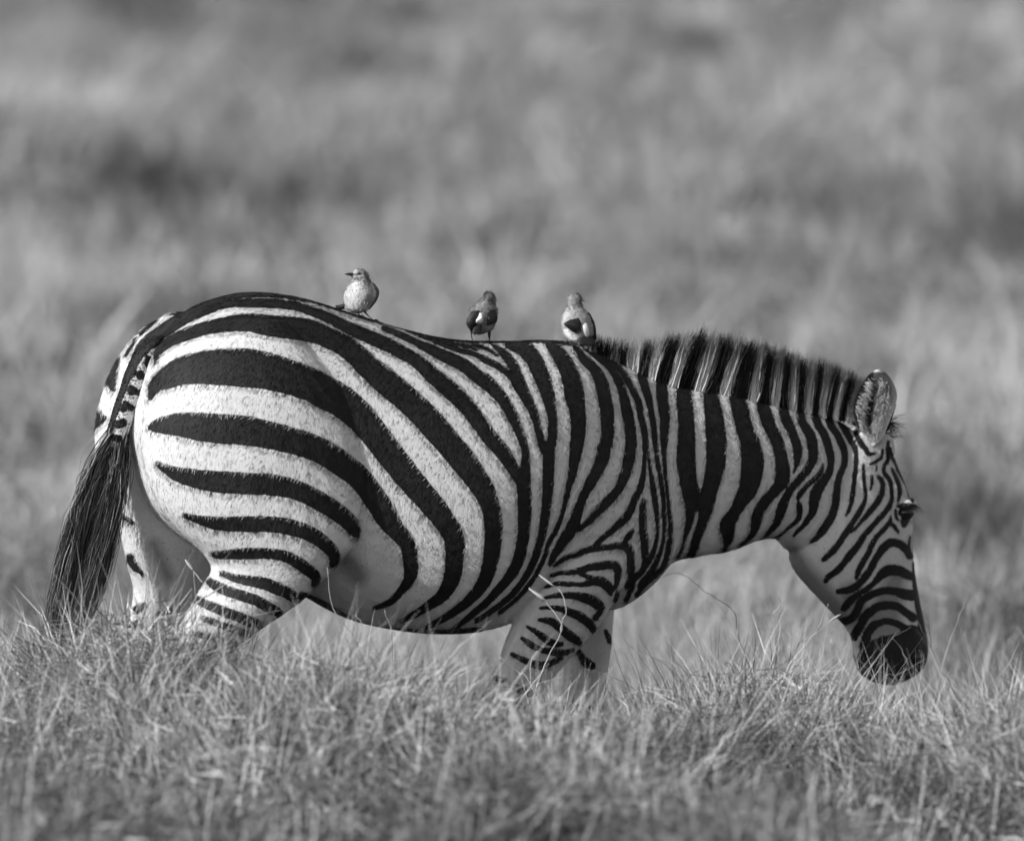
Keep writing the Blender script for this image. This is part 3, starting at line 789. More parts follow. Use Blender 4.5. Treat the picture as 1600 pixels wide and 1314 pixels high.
# ears: cupped shells
EARL = [(1363, 697), (1351, 680), (1340.5, 667.6), (1334, 650.6), (1333, 634.6), (1337, 620), (1346, 602.6), (1357.5, 585.6), (1370, 578)]
EARR = [(1366, 697), (1380, 682), (1386, 668), (1394, 648), (1400, 630), (1402, 618), (1398, 602.6), (1388, 586.6), (1377, 578)]


def make_ear(lat0, dx, dy, s):
    Lc, Rc = catmull(EARL, 3), catmull(EARR, 3)
    nv, nu = len(Lc), 15
    u = np.linspace(-1, 1, nu)
    inner, outer, tone_i, tone_o = [], [], [], []
    for i in range(nv):
        v = i / (nv - 1)
        depth = 0.024 * math.sin(math.pi * min(1, 0.12 + v * 0.88)) ** 0.7 + 0.004
        for q in u:
            p = Lc[i] * (1 - q) / 2 + Rc[i] * (1 + q) / 2
            b = at(p[0] + dx, p[1] + dy, lat0 + s * .022 * q)
            back = depth * (1 - abs(q) ** 2.4)
            inner.append(b - L * s * back)
            outer.append(b - L * s * (back + 0.006 * (1 - q * q) + 0.0015))
            r = max(abs(q), v * 1.02 if v > .6 else 0)
            ti = 0.05 + 0.22 * math.exp(-((r - 0.45) / 0.22) ** 2)
            if r > .72: ti = 0.07
            if r > .90: ti = 0.09
            if abs(q) < .25 and v < .62: ti = 0.02
            if v > .92: ti = 0.55
            tone_i.append(ti)
            tone_o.append(0.02 if (.35 < v < .9) else 0.35)
    V = np.array(inner + outer)
    F = []
    N = nv * nu
    for i in range(nv - 1):
        for j in range(nu - 1):
            a = i * nu + j
            F.append((a, a + 1, a + nu + 1, a + nu))
            F.append((N + a, N + a + nu, N + a + nu + 1, N + a + 1))
        for j in (0, nu - 1):
            a = i * nu + j
            F.append((a, a + nu, N + a + nu, N + a))
    for j in range(nu - 1):
        a = (nv - 1) * nu + j
        F.append((a, a + 1, N + a + 1, N + a))
    ear = put("ear", V, F, M_EAR, zebra, attrs={"tone": tone_i + tone_o})
    I = np.array(inner).reshape(nv, nu, 3)
    R0, T0, to = [], [], []
    for k in range(1100):
        q = RNG.uniform(-.86, .86)
        if abs(q) < .34: q += math.copysign(.34, q)
        v = RNG.uniform(.10, .84)
        i, j = v * (nv - 1), (q + 1) / 2 * (nu - 1)
        p = I[int(i), int(j)]
        c = I[min(nv - 1, max(0, int(i) - 2)), nu // 2]
        d = (c - p)
        ln = RNG.uniform(.008, .022)
        d = d + np.linalg.norm(d) * (RNG.normal(0, .42, 3))
        d = d / (np.linalg.norm(d) + 1e-6) * ln + L * s * RNG.uniform(.008, .016) - Z * .004
        R0.append(p); T0.append(p + d); to.append(RNG.uniform(.25, .62))
    R0, T0 = np.array(R0), np.array(T0)
    v, f, t_ = hairs(R0, T0, np.tile(L * s * .004, (len(R0), 1)), 4, .0007, np.array(to), np.array(to) * .9, wob=.0012)
    put("ear_hair", v, f, M_HAIR, ear, attrs={"tone": t_})


make_ear(.075, 0, 0, 1)
make_ear(-.05, -2, 10, -1)

# mane
MB = np.array([(905, 543, 8, 4), (925, 548, 22, 6), (950, 562, 30, 5), (975, 577, 40, 4), (1000, 588, 52, 6), (1018, 594, 66, 12), (1040, 602, 78, 22), (1065, 610, 90, 26), (1095, 614, 92, 26), (1121, 617, 92, 22),
               (1163, 627, 94, 17), (1200, 632, 92, 10), (1230, 636, 88, 6), (1260, 642, 82, 6), (1300, 650, 76, 12), (1325, 656, 68, 18), (1345, 664, 62, 22)], dtype=float)
nm = 17000
mx = np.sort(RNG.uniform(905, 1345, nm))
keep = RNG.uniform(0, 1, nm) < np.interp(mx, [905, 985, 1015, 1030], [.22, .28, .5, 1.0])
mx = mx[keep]
nm = len(mx)
cl = np.round(mx / 5 + RNG.uniform(-1, 1, nm)).astype(int)
cj = RNG.normal(0, 1, (cl.max() + 2, 3))[cl]
mlat = RNG.uniform(-.022, .030, nm)
by = np.interp(mx, MB[:, 0], MB[:, 1]) - 9 * (1 - np.abs(mlat) / .030) + RNG.uniform(-3, 4, nm)
ln = np.interp(mx, MB[:, 0], MB[:, 2]) * (0.82 + 0.035 * cj[:, 0] + RNG.triangular(-.35, .12, .18, nm)) * np.where(np.abs(mlat) > .015, .9, 1.0)
le = np.interp(mx, MB[:, 0], MB[:, 3]) + 1.6 * cj[:, 1] + RNG.normal(0, 2.0, nm)
root = np.array([at(a, b + 4, c) for a, b, c in zip(mx, by, mlat)])
tip = np.array([at(a + d, b - e, c * .55) for a, b, c, d, e in zip(mx, by, mlat, le, ln)])
kx, ky = mx + 0.0, np.interp(mx, MB[:, 0], MB[:, 1]) + 7
ms = np.maximum(strokes_sd(kx, ky, ST), -strokes_sd(kx, ky, SW))
msk = np.clip(0.5 + (ms + RNG.normal(0, 1.2, nm)) / 2.0, 0, 1)
t0 = 0.012 + msk * RNG.uniform(.6, .8, nm)
t1 = 0.012 + msk * RNG.uniform(.03, .22, nm)
sag = (H * 1.0)[None, :] * (RNG.normal(-.004, .004, nm))[:, None]
v, f, t_ = hairs(root, tip, sag, 5, .0010, t0, t1, 2.4, wob=.0007)
put("mane", v, f, M_HAIR, zebra, attrs={"tone": t_})
# forelock between the ears, sticking out over the brow
n = 130
r0 = np.array([at(RNG.uniform(1374, 1386), RNG.uniform(655, 688), RNG.uniform(-.03, .01)) for _ in range(n)])
tp = r0 + H * RNG.uniform(.02, .056, (n, 1)) + Z * (RNG.normal(.004, .012, (n, 1)))
v, f, t_ = hairs(r0, tp, np.tile(Z * .003, (n, 1)), 4, .0011, .012, .03, wob=.0008)
put("forelock", v, f, M_HAIR, zebra, attrs={"tone": t_})

# tail: dock with spots, then the long tuft
dock = [(232, 528, 262, 524, .0, .020), (213, 550, 250, 546, .0, .030), (198, 578, 240, 572, .0, .028), (189, 604, 229, 606, .0, .026), (177, 640, 213, 644, 0, .024), (166, 680, 197, 684, 0, .021), (158, 712, 186, 714, 0, .017), (150, 750, 172, 752, 0, .012), (146, 775, 158, 776, 0, .006)]
dv, df = px_loft(dock, 6, 22, 2.0)
dx_, dy_ = proj(dv)
TS = [[(262, 510, 26), (242, 528, 24), (226, 542, 18), (213, 560, 14), (198, 590, 13), (188, 615, 12), (180, 640, 10), (172, 665, 9), (163, 690, 8)],
      [(233, 562, 9), (231, 569, 9)], [(219, 586, 13)], [(229, 595, 7)], [(205, 610, 13), (211, 611, 10)], [(219, 613, 9)], [(193, 638, 11), (197, 633, 10)], [(206, 638, 9)], [(184, 663, 11), (193, 661, 11)],
      [(175, 684, 9), (186, 686, 9)], [(166, 705, 12), (178, 708, 14)], [(160, 730, 24), (152, 770, 24)]]
tail = put("tail", dv, df, M_COAT, zebra, attrs={"stripe": strokes_sd(dx_, dy_, TS), "dusk": np.zeros(len(dv))})
dq = np.array([q for q in df if len(q) == 4])
tf = fur("tail_fur", dv, dq, strokes_sd(dx_, dy_, TS), np.zeros(len(dv)), 9000, .006, .012, .0005, tail)
tf["kind"] = "stuff"
nt = 4200
s_ = RNG.beta(1.4, 1.1, nt)
ry = 655 + 115 * s_
rc = np.interp(ry, [640, 680, 712, 750, 775], [195, 181.5, 172, 161, 152])
rw = np.interp(ry, [640, 680, 712, 750, 775], [17, 15, 14, 11, 6])
ru = RNG.uniform(-1, 1, nt)
rl = RNG.uniform(-1, 1, nt) * .018
clt = (RNG.integers(0, 46, nt))
cx = RNG.normal(0, 1, (46, 2))
ey_ = 720 + (1095 - 720) * RNG.beta(2.2, 1.2, nt) * (0.75 + 0.25 * s_)
ey_ = np.maximum(ey_, ry + 45)
el = np.interp(ey_, [690, 740, 800, 870, 930, 1000, 1060, 1095], [148, 132, 114, 96, 82, 66, 60, 72])
er = np.interp(ey_, [690, 740, 800, 870, 930, 1000, 1060, 1095], [180, 176, 172, 169, 160, 130, 95, 80])
uu = np.clip(0.65 * ru + 0.3 * cx[clt, 0] + RNG.normal(0, .14, nt), -1.1, 1.05)
ex_ = (el + er) / 2 + (er - el) / 2 * uu
root = np.array([at(a + b * c, d, e) for a, b, c, d, e in zip(rc, rw, ru * .9, ry, rl)])
tip = np.array([at(a, b, c) for a, b, c in zip(ex_, ey_, rl * 2.2 + cx[clt, 1] * .012)])
tone_t = np.where(RNG.uniform(0, 1, nt) < .24, RNG.uniform(.08, .3, nt), RNG.uniform(.012, .05, nt))
tone_r = np.where(RNG.uniform(0, 1, nt) < .3, RNG.uniform(.2, .5, nt), tone_t)
sag = (-H)[None, :] * (RNG.normal(.016, .008, nt))[:, None] * np.sign(-uu - .1)[:, None]
v, f, t_ = hairs(root, tip, sag, 6, .0013, tone_r, tone_t, .6, wob=.0014)
put("tail_tuft", v, f, M_HAIR, tail, attrs={"tone": t_})


# ------------------------------------------------------------------ birds
def tones(V, base, layers):
    px, py = proj(V)
    t = np.full(len(V), base, dtype=float)
    for val, st in layers:
        s = strokes_sd(px, py, st, 6.0)
        k = np.clip(0.5 - s / 1.6, 0, 1)
        t = t * (1 - k) + val * k
    return t


def bird(label, foot, body_rows, base, layers, beak, eye, wings, tail_rows, legs):
    """rows: (left px, py, right px, py, lateral place, half depth); the body is one skin from rump to crown"""
    fx, fy, fl = foot
    root = empty("perched_bird", at(fx, fy, fl))
    tag(root, label, "bird", "small birds riding on the zebra")
    v, f = px_loft(body_rows, 5, 26, 2.0)
    v = v + RNG.normal(0, .0004, v.shape)
    bo = put("body", v, f, M_FEATHER, root, attrs={"tone": tones(v, base, layers)})
    fq = np.array([q for q in f if len(q) == 4])
    fnb = face_normals(v, fq)
    kk = RNG.integers(0, len(fq), 900)
    rt = v[fq[kk]].mean(1) + RNG.normal(0, .0012, (900, 3))
    cen = v.mean(0)
    nb = fnb[kk] * np.sign(((rt - cen) * fnb[kk]).sum(1))[:, None]
    fl = -Z[None] + RNG.normal(0, .3, (900, 3))
    fl = unit(fl - (fl * nb).sum(1)[:, None] * nb)
    lf = RNG.uniform(.0035, .0065, 900)
    tp = rt + fl * lf[:, None] + nb * (lf * RNG.uniform(.02, .22, 900))[:, None]
    tn = tones(rt, base, layers) * RNG.uniform(.7, 1.25, 900)
    fv, ff, ft = hairs(rt, tp, np.zeros((900, 3)), 3, .0011, tn, tn)
    put("plumage", fv, ff, M_HAIR, bo, attrs={"tone": np.clip(ft, .01, .8)})
    for rows, lat_s, tb, tl in wings:
        v, f = px_loft(rows, 5, 18, 2.4)
        put("wing", v, f, M_FEATHER, root, attrs={"tone": tones(v, tb, tl)})
    if tail_rows:
        v, f = px_loft(tail_rows, 4, 14, 2.6)
        put("tail", v, f, M_FEATHER, root, attrs={"tone": tones(v, .02, [])})
    if beak:
        (x0, y0, l0, w), (x1, y1, l1) = beak
        a, b = at(x0, y0, l0), at(x1, y1, l1)
        d = (b - a) / np.linalg.norm(b - a)
        sd_ = np.cross(d, Z); sd_ /= np.linalg.norm(sd_)
        up = np.cross(sd_, d)
        t = np.linspace(0, 1, 6)
        C = a[None] + (b - a)[None] * t[:, None] + up[None] * (.001 * np.sin(np.pi * t))[:, None]
        r = w / PXM * (1 - t) ** .8 + .0004
        v, f = loft_rings(C + up[None] * r[:, None], C - up[None] * r[:, None], sd_, r * .75, 10, 2.0)
        put("beak", v, f, M_BEAK, root)
    for (ex0, ey0, el0) in eye:
        v, f = ellipsoid(at(ex0, ey0, el0), .0024, .0024, .0022, nu=12, nv=8)
        put("eye", v, f, M_EYE, root)
    for pts in legs:
        P = np.array([at(x, y, l_) for x, y, l_ in [p[:3] for p in pts]])
        w = np.array([p[3] for p in pts]) / PXM
        V, F, o = [], [], 0
        P2 = catmull(P, 3); w2 = np.interp(np.linspace(0, len(P) - 1, len(P2)), range(len(P)), w)
        v, f = loft_rings(P2 + H * w2[:, None], P2 - H * w2[:, None], L, w2, 8, 2.0)
        V.append(v); F += f; o = len(v)
        foot_p = P[-1]
        for an in (-.7, 0, .7, 3.14):       # toes
            d = H * math.cos(an + .3) + L * math.sin(an + .3)
            t = np.linspace(0, 1, 4)[:, None]
            q = foot_p + d * t * .013 + Z * (.0035 * np.sin(np.pi * t) - .003 * t)
            r = (.0015 * (1 - .6 * t))[:, 0]
            s2 = np.cross(d, Z)
            vv, ff = loft_rings(q + Z * r[:, None], q - Z * r[:, None], s2, r, 6, 2.0)
            F += [tuple(i + o for i in g) for g in ff]
            V.append(vv); o += len(vv)
        put("leg", np.vstack(V), F, M_BEAK, root)
    return root


bird("pale-breasted small bird at the rump end, bill turned towards the tail", (556, 494, .0),
     [(549, 488, 560, 489, .0, .012), (541, 482, 573, 484, .0, .024), (538.5, 470, 583, 472, .0, .031), (539.5, 458, 589, 460, .0, .034), (545, 448, 587, 450, .0, .030), (551.5, 440, 581, 442, .004, .022),
      (550, 433, 577, 436, .008, .019), (551.5, 427, 576, 429, .009, .018), (557, 422, 571, 423, .009, .012), (562, 420, 567, 420.5, .009, .004)],
     .42, [(.24, [[(572, 441, 8), (578, 455, 12), (576, 472, 12)]]), (.16, [[(560, 423, 5), (568, 425, 7), (574, 433, 7), (577, 441, 6)]]), (.05, [[(551, 429.5, 3), (558, 428.5, 3.4), (563, 427.5, 3)], [(555, 434, 1.5), (557, 437, 1.5)]]), (.5, [[(553, 424.5, 2.5), (560, 422.5, 2)]]), (.52, [[(555, 445, 8), (556, 465, 14), (553, 480, 12)]])],  # right side of the body painted darker to imitate its shaded side
     ((552, 430, .010, 3.2), (538.2, 428.6, .014)), [(561, 427.6, .0255), (560, 428, -.008)],
     [([(572, 443, 585, 443, .010, .006), (575, 452, 592, 454, .012, .010), (575, 463, 590, 466, .012, .011), (573, 474, 583, 477, .010, .008), (572, 483, 577, 484, .008, .003)], 1, .10, [(.28, [[(578, 450, 8), (580, 465, 4)]])]),
      ([(542, 452, 545, 452, -.01, .005), (538, 460, 543, 461, -.012, .008), (537, 470, 542, 470, -.012, .008), (536, 476, 539, 477, -.012, .003)], -1, .03, [])],
     [(540, 474, 544, 478, -.018, .010), (532, 476, 538, 483, -.026, .010), (524, 478, 530, 484, -.034, .009)],
     [[(567, 484, .008, 3.2), (571, 489, .010, 2.0), (577, 495, .008, 1.0), (584, 501, .004, .9)], [(557, 484, .014, 2.6), (560, 489, .016, 1.4), (562, 494, .014, .9)]])

bird("dark-winged small bird seen from behind with white rump patch, perched on mid back", (752, 535, .0),
     [(741, 522, 752, 522, .005, .009), (735, 515, 768, 515, .0, .022), (730, 505, 774, 504, .0, .029), (731, 494, 776, 492, .0, .031), (735, 484, 776, 482, .0, .028), (743, 476, 773, 475, .0, .021),
      (751, 469, 773, 470, .0, .017), (756, 463, 773.5, 464, .0, .016), (758.5, 458.5, 771.5, 459, .0, .011), (763, 456, 767, 456, .0, .003)],
     .13, [(.09, [[(764, 460, 16), (766, 470, 12)]]), (.2, [[(746, 480, 10), (757, 474, 8)]]), (.72, [[(751, 489, 3), (751.5, 495, 5), (751, 501, 8)]]), (.22, [[(764, 512, 9), (770, 506, 6)], [(748, 505, 3), (744, 508, 2)]])],
     ((770, 464, -.012, 2.2), (776, 467, -.034)), [(771.5, 462.5, -.008), (758, 463, -.010)],
     [([(737, 487, 748, 485, .020, .008), (732, 495, 747, 494, .022, .010), (729.5, 504, 743, 505, .020, .010), (732, 512, 740, 512, .016, .006), (735, 517, 738, 517, .012, .002)], 1, .028, [(.05, [[(733, 490, 4), (732, 503, 3)]])]),
      ([(749, 489, 753, 489, .027, .004), (747.5, 495, 754, 495, .031, .006), (744, 500, 755, 500, .031, .006), (743, 504, 753, 504, .028, .003)], 1, .75, []),
      ([(755, 484, 774, 484, .020, .008), (754, 493, 777, 494, .022, .010), (755, 502, 775, 503, .022, .010), (752, 509, 766, 508, .020, .007), (749, 516, 756, 516, .016, .003)], 1, .018, [])],
     [(744, 507, 752, 507, .022, .006), (739, 514, 752.5, 514, .026, .005), (738, 521, 752, 521.5, .030, .004)],
     [[(736, 514, .004, 1.8), (736.5, 522, .004, 1.0), (737.5, 529, .004, .8), (739, 536, .004, .8)], [(764.5, 514, .004, 3.2), (764.5, 525, .004, 2.2), (765, 531, .004, .9), (767.5, 538, .008, .9)]])

bird("light-backed small bird with one dark wing patch, perched by the start of the mane", (898, 537, .0),
     [(892, 535, 908, 536, .006, .012), (884, 529, 922, 530, .0, .024), (880, 519, 928.5, 520, .0, .031), (878, 508, 928, 508, .0, .033), (878.5, 497, 924, 496, .0, .031), (883, 487, 917, 487, .0, .025),
      (887.5, 480, 910, 480, .0, .019), (888, 473, 908.5, 473, .0, .0175), (888.5, 466, 909, 466, .0, .0175), (892, 460.5, 906, 460.5, .0, .013), (897, 458, 902, 458, .0, .003)],
     .28, [(.2, [[(898, 462, 14), (898, 474, 14)]]), (.14, [[(906, 463, 5), (907, 474, 4)]]), (.42, [[(884, 492, 10), (882, 505, 8)]]), (.75, [[(884, 518, 8), (892, 526, 9), (901, 528, 6)]])],
     ((907, 468.5, .0, 2.4), (913.5, 471.8, -.004)), [(906.5, 465.5, .0145), (907, 466, -.014)],
     [([(890, 500, 905, 496, .026, .005), (881, 506, 908.5, 504, .028, .008), (886, 512, 909, 511, .028, .008), (894, 518, 910, 517, .026, .007), (903, 523, 914, 523, .024, .004), (911, 527, 917, 528, .022, .002)], 1, .022, [(.12, [[(904, 518, 4), (911, 523, 5)]]), (.05, [[(890, 506, 2), (902, 510, 2), (906, 514, 2)]])]),
      ([(914, 488, 921, 489, .010, .008), (917, 498, 926, 499, .012, .010), (920, 508, 929.5, 509, .012, .011), (922, 520, 931, 521, .012, .010), (925, 530, 931, 531, .010, .006), (927, 535, 930, 535, .01, .002)], 1, .022, [(.2, [[(917, 494, 3), (921, 504, 3)]])]),
      ([(908.5, 504, 916, 503, .026, .005), (909, 511, 919, 511, .029, .007), (911, 519, 920, 519, .029, .006), (914, 526, 920, 526, .026, .003)], 1, .72, [])],
     [(906, 524, 922, 524, .022, .006), (903, 531, 929, 531, .026, .005), (905, 539, 930, 540, .030, .004)],
     [[(893, 528, .012, 2.4), (893, 531, .014, 1.1), (890, 534.5, .012, .9)], [(914, 533, .012, 1.6), (917, 543, .014, .9), (922, 549, .014, .9)]])


# ------------------------------------------------------------------ grass
def blade_strip(rng, n, rad, hmin, hmax, lean, wid, k=4, curl=.5, tone=(.12, .42), flat=0.0, pw=1.5, zoff=0.0):
    a = rng.uniform(0, 2 * math.pi, n)
    r = rad * np.sqrt(rng.uniform(0, 1, n))
    base = np.stack([r * np.cos(a), r * np.sin(a), np.zeros(n) - .01], 1)
    az = a + rng.normal(0, 1.0, n)
    h = rng.uniform(hmin, hmax, n)
    ln = np.abs(rng.normal(lean, lean * .6, n))
    ln = np.where(rng.uniform(0, 1, n) < flat, rng.uniform(1.1, 1.5, n), ln)
    cu = rng.normal(curl, curl, n)
    P = np.zeros((n, k, 3))
    P[:, 0] = base
    ang = ln.copy()
    for i in range(1, k):
        st = (h / (k - 1))[:, None]
        d = np.stack([np.sin(ang) * np.cos(az), np.sin(ang) * np.sin(az), np.cos(ang)], 1)
        P[:, i] = P[:, i - 1] + d * st
        ang = np.clip(ang + cu / (k - 1) * 1.3, -1.9, 1.9)
        az = az + rng.normal(0, .25, n)
    P[:, :, 2] = np.maximum(P[:, :, 2], -.01 + .02 * rng.uniform(0, 1, (n, 1))) + zoff * rng.uniform(0, 1, (n, 1)) ** 1.3
    tt = np.linspace(0, 1, k)[None]
    W = rng.uniform(wid * .6, wid * 1.3, (n, 1)) * np.clip(1.08 - tt ** 1.8, .10, 1)
    T = (rng.uniform(0, 1, (n, 1)) ** pw * (tone[1] - tone[0]) + tone[0]) * np.ones((1, k))
    return P, W, T


def proto(name, blocks, rng):
    Vs, Fs, Ts, o = [], [], [], 0
    for P, W, T in blocks:
        v, f, t = ribbons(P, W, T, rng)
        Vs.append(v); Fs.append(f + o); Ts.append(t); o += len(v)
    me = mesh_from(name, np.vstack(Vs), np.vstack(Fs), True)
    a_ = me.attributes.new("tone", 'FLOAT', 'POINT')
    a_.data.foreach_set("value", np.concatenate(Ts).astype(np.float32))
    me.materials.append(M_GRASS)
    return me


protos = bpy.data.collections.new("grass_tufts")
PR = []
for i in range(6):       # loose tuft
    g = np.random.default_rng(200 + i)
    PR.append(proto("tuft_stems", [blade_strip(g, 14, .06, .12, .30, .35, .0014, 4, .5, (.3, .8)), blade_strip(g, 46, .08, .06, .18, .7, .0014, 3, .9, (.2, .7), .25)], g))
for i in range(6):       # coarse bunch, seen only far off and out of focus
    g = np.random.default_rng(300 + i)
    PR.append(proto("tuft_bunch", [blade_strip(g, 50, .13, .08, .30, .55, .0046, 3, .8, (.3, .7), .15)], g))
for i, me in enumerate(PR):
    o = bpy.data.objects.new("tuft_%02d" % i, me)
    protos.objects.link(o)

ng = bpy.data.node_groups.new("scatter", 'GeometryNodeTree')
ng.interface.new_socket("Geometry", in_out='INPUT', socket_type='NodeSocketGeometry')
ng.interface.new_socket("Geometry", in_out='OUTPUT', socket_type='NodeSocketGeometry')
gi, go = ng.nodes.new("NodeGroupInput"), ng.nodes.new("NodeGroupOutput")
ci = ng.nodes.new("GeometryNodeCollectionInfo")
ci.inputs["Collection"].default_value = protos
ci.inputs["Separate Children"].default_value = True
ci.inputs["Reset Children"].default_value = True
iop = ng.nodes.new("GeometryNodeInstanceOnPoints")
iop.inputs["Pick Instance"].default_value = True


def named(nm, typ):
    q = ng.nodes.new("GeometryNodeInputNamedAttribute")
    q.data_type = typ
    q.inputs["Name"].default_value = nm
    return q.outputs["Attribute"]


ng.links.new(gi.outputs[0], iop.inputs["Points"])
ng.links.new(ci.outputs[0], iop.inputs["Instance"])
ng.links.new(named("pick", 'INT'), iop.inputs["Instance Index"])
e2r = ng.nodes.new("FunctionNodeEulerToRotation")
ng.links.new(named("spin", 'FLOAT_VECTOR'), e2r.inputs[0])
ng.links.new(e2r.outputs[0], iop.inputs["Rotation"])
ng.links.new(named("size", 'FLOAT_VECTOR'), iop.inputs["Scale"])
ng.links.new(iop.outputs[0], go.inputs[0])


def scatter(name, label, X, Y, pick, size, clump, tilt=.18):
    n = len(X)
    V = np.stack([X, Y, ground_z(X, Y)], 1)
    me = bpy.data.meshes.new(name)
    me.vertices.add(n)
    me.vertices.foreach_set("co", V.astype(np.float32).ravel())
    a = me.attributes.new("pick", 'INT', 'POINT'); a.data.foreach_set("value", np.asarray(pick, dtype=np.int32))
    sp = np.stack([RNG.normal(0, tilt, n), RNG.normal(0, tilt, n), RNG.uniform(0, 6.283, n)], 1)
    a = me.attributes.new("spin", 'FLOAT_VECTOR', 'POINT'); a.data.foreach_set("vector", sp.astype(np.float32).ravel())
    a = me.attributes.new("size", 'FLOAT_VECTOR', 'POINT'); a.data.foreach_set("vector", np.asarray(size, dtype=np.float32).ravel())
    a = me.attributes.new("clump", 'FLOAT', 'POINT'); a.data.foreach_set("value", np.asarray(clump, dtype=np.float32))
    o = link(name, me)
    m = o.modifiers.new("scatter", 'NODES')
    m.node_group = ng
    return tag(o, label, "grass", kind="stuff")


def field(y0, y1, dens, margin):
    """random points over the strip of meadow between two distances, as wide as the view plus a margin"""
    hw = lambda y: (y + CAM_D) * (800 / FPX) + margin
    A = (hw(y0) + hw(y1)) * (y1 - y0)
    n = int(A * dens)
    y = RNG.uniform(y0, y1, int(n * 1.6))
    x = RNG.uniform(-1, 1, len(y)) * hw(y1)
    k = np.abs(x) < hw(y)
    return x[k][:n], y[k][:n]


def sward(name, label, x, y, hgt, wd, clump, variants):
    """every blade real, turned and scaled from a few tuft patterns"""
    n = len(x)
    z = ground_z(x, y)
    pk = RNG.integers(0, len(variants), n)
    ang = RNG.uniform(0, 6.283, n)
    tx, ty = RNG.normal(0, .2, n), RNG.normal(0, .2, n)
    Vs, Fs, Ts, o = [], [], [], 0
    for k_, (V0, F0, T0) in enumerate(variants):
        m = np.nonzero(pk == k_)[0]
        if not len(m):
            continue
        c, s_ = np.cos(ang[m])[:, None], np.sin(ang[m])[:, None]
        X = (V0[None, :, 0] * c - V0[None, :, 1] * s_) * wd[m, None]
        Yv = (V0[None, :, 0] * s_ + V0[None, :, 1] * c) * wd[m, None]
        Zv = V0[None, :, 2] * hgt[m, None]
        X = X + Zv * tx[m, None]
        Yv = Yv + Zv * ty[m, None]
        V = np.stack([X + x[m, None], Yv + y[m, None], Zv + z[m, None]], 2).reshape(-1, 3)
        F = (F0[None] + (np.arange(len(m)) * len(V0))[:, None, None]).reshape(-1, 4) + o
        Vs.append(V); Fs.append(F); Ts.append((T0[None] * clump[m, None]).reshape(-1)); o += len(V)
    ob = put(name, np.vstack(Vs), np.vstack(Fs), M_BLADE, None, attrs={"tone": np.clip(np.concatenate(Ts), .02, .85)})
    return tag(ob, label, "grass", kind="stuff")


def variant(seed, *specs):
    g = np.random.default_rng(seed)
    Vs, Fs, Ts, o = [], [], [], 0
    for sp in specs:
        v, f, t = ribbons(*blade_strip(g, *sp), g)
        Vs.append(v); Fs.append(f + o); Ts.append(t); o += len(v)
    return np.vstack(Vs), np.vstack(Fs), np.concatenate(Ts)


FINE = [variant(100 + i, (40, .07, .03, .085, .8, .0010, 3, .6, (.012, .8), .12, 3.6, .11), (17, .06, .08, .25, .45, .0010, 4, .45, (.02, .95), .08, 1.35),
                (i % 2, .06, .06, .14, .7, .0020, 3, .15, (.2, .5), .10, 1.0, .02)) for i in range(10)]
LOOSE = [variant(140 + i, (34, .08, .03, .09, .8, .0012, 3, .6, (.012, .8), .12, 3.6, .11), (11, .06, .08, .22, .5, .0012, 4, .45, (.02, .95), .08, 1.35),
                 (1 + i % 2, .06, .05, .13, .7, .0032, 3, .15, (.25, .7), .2, 1.0, .05)) for i in range(8)]

# sward around the animal, in and near the plane of focus
x, y = field(-1.7, 1.3, 640, .5)
p1, p2 = vnoise(x, y, 2.6, 1), vnoise(x, y, 8.0, 2)
k = RNG.uniform(0, 1, len(x)) < (0.35 + 0.75 * p2)
x, y, p1, p2 = x[k], y[k], p1[k], p2[k]
sward("grass", "fine tangled dry grass around the zebra's legs", x, y, 0.6 + 0.65 * p2 + .3 * (p1 - .5) + RNG.uniform(-.15, .3, len(x)), RNG.uniform(.8, 1.3, len(x)), np.clip(0.34 + 1.1 * p1 + 0.8 * (p2 - .5) + .22 * np.exp(-((x - .05) / .5) ** 2), .12, 1.7), FINE)
# the nearer bank, thrown out of focus
x, y = field(-5.0, -1.7, 330, .45)
p1, p2 = vnoise(x, y, 2.2, 1), vnoise(x, y, 5.0, 2)
k = RNG.uniform(0, 1, len(x)) < (0.25 + 0.9 * p2)
x, y, p1, p2 = x[k], y[k], p1[k], p2[k]
sward("foreground_grass", "blurred dry grass on the bank in front of the zebra", x, y, 0.45 + 0.8 * p2 + .5 * (p1 - .5) + RNG.uniform(-.15, .3, len(x)), RNG.uniform(.8, 1.4, len(x)), np.clip(0.14 + 1.4 * p1 + .8 * (p2 - .5) + .15 * np.exp(-((x + .1) / .5) ** 2), .10, 1.7), LOOSE)

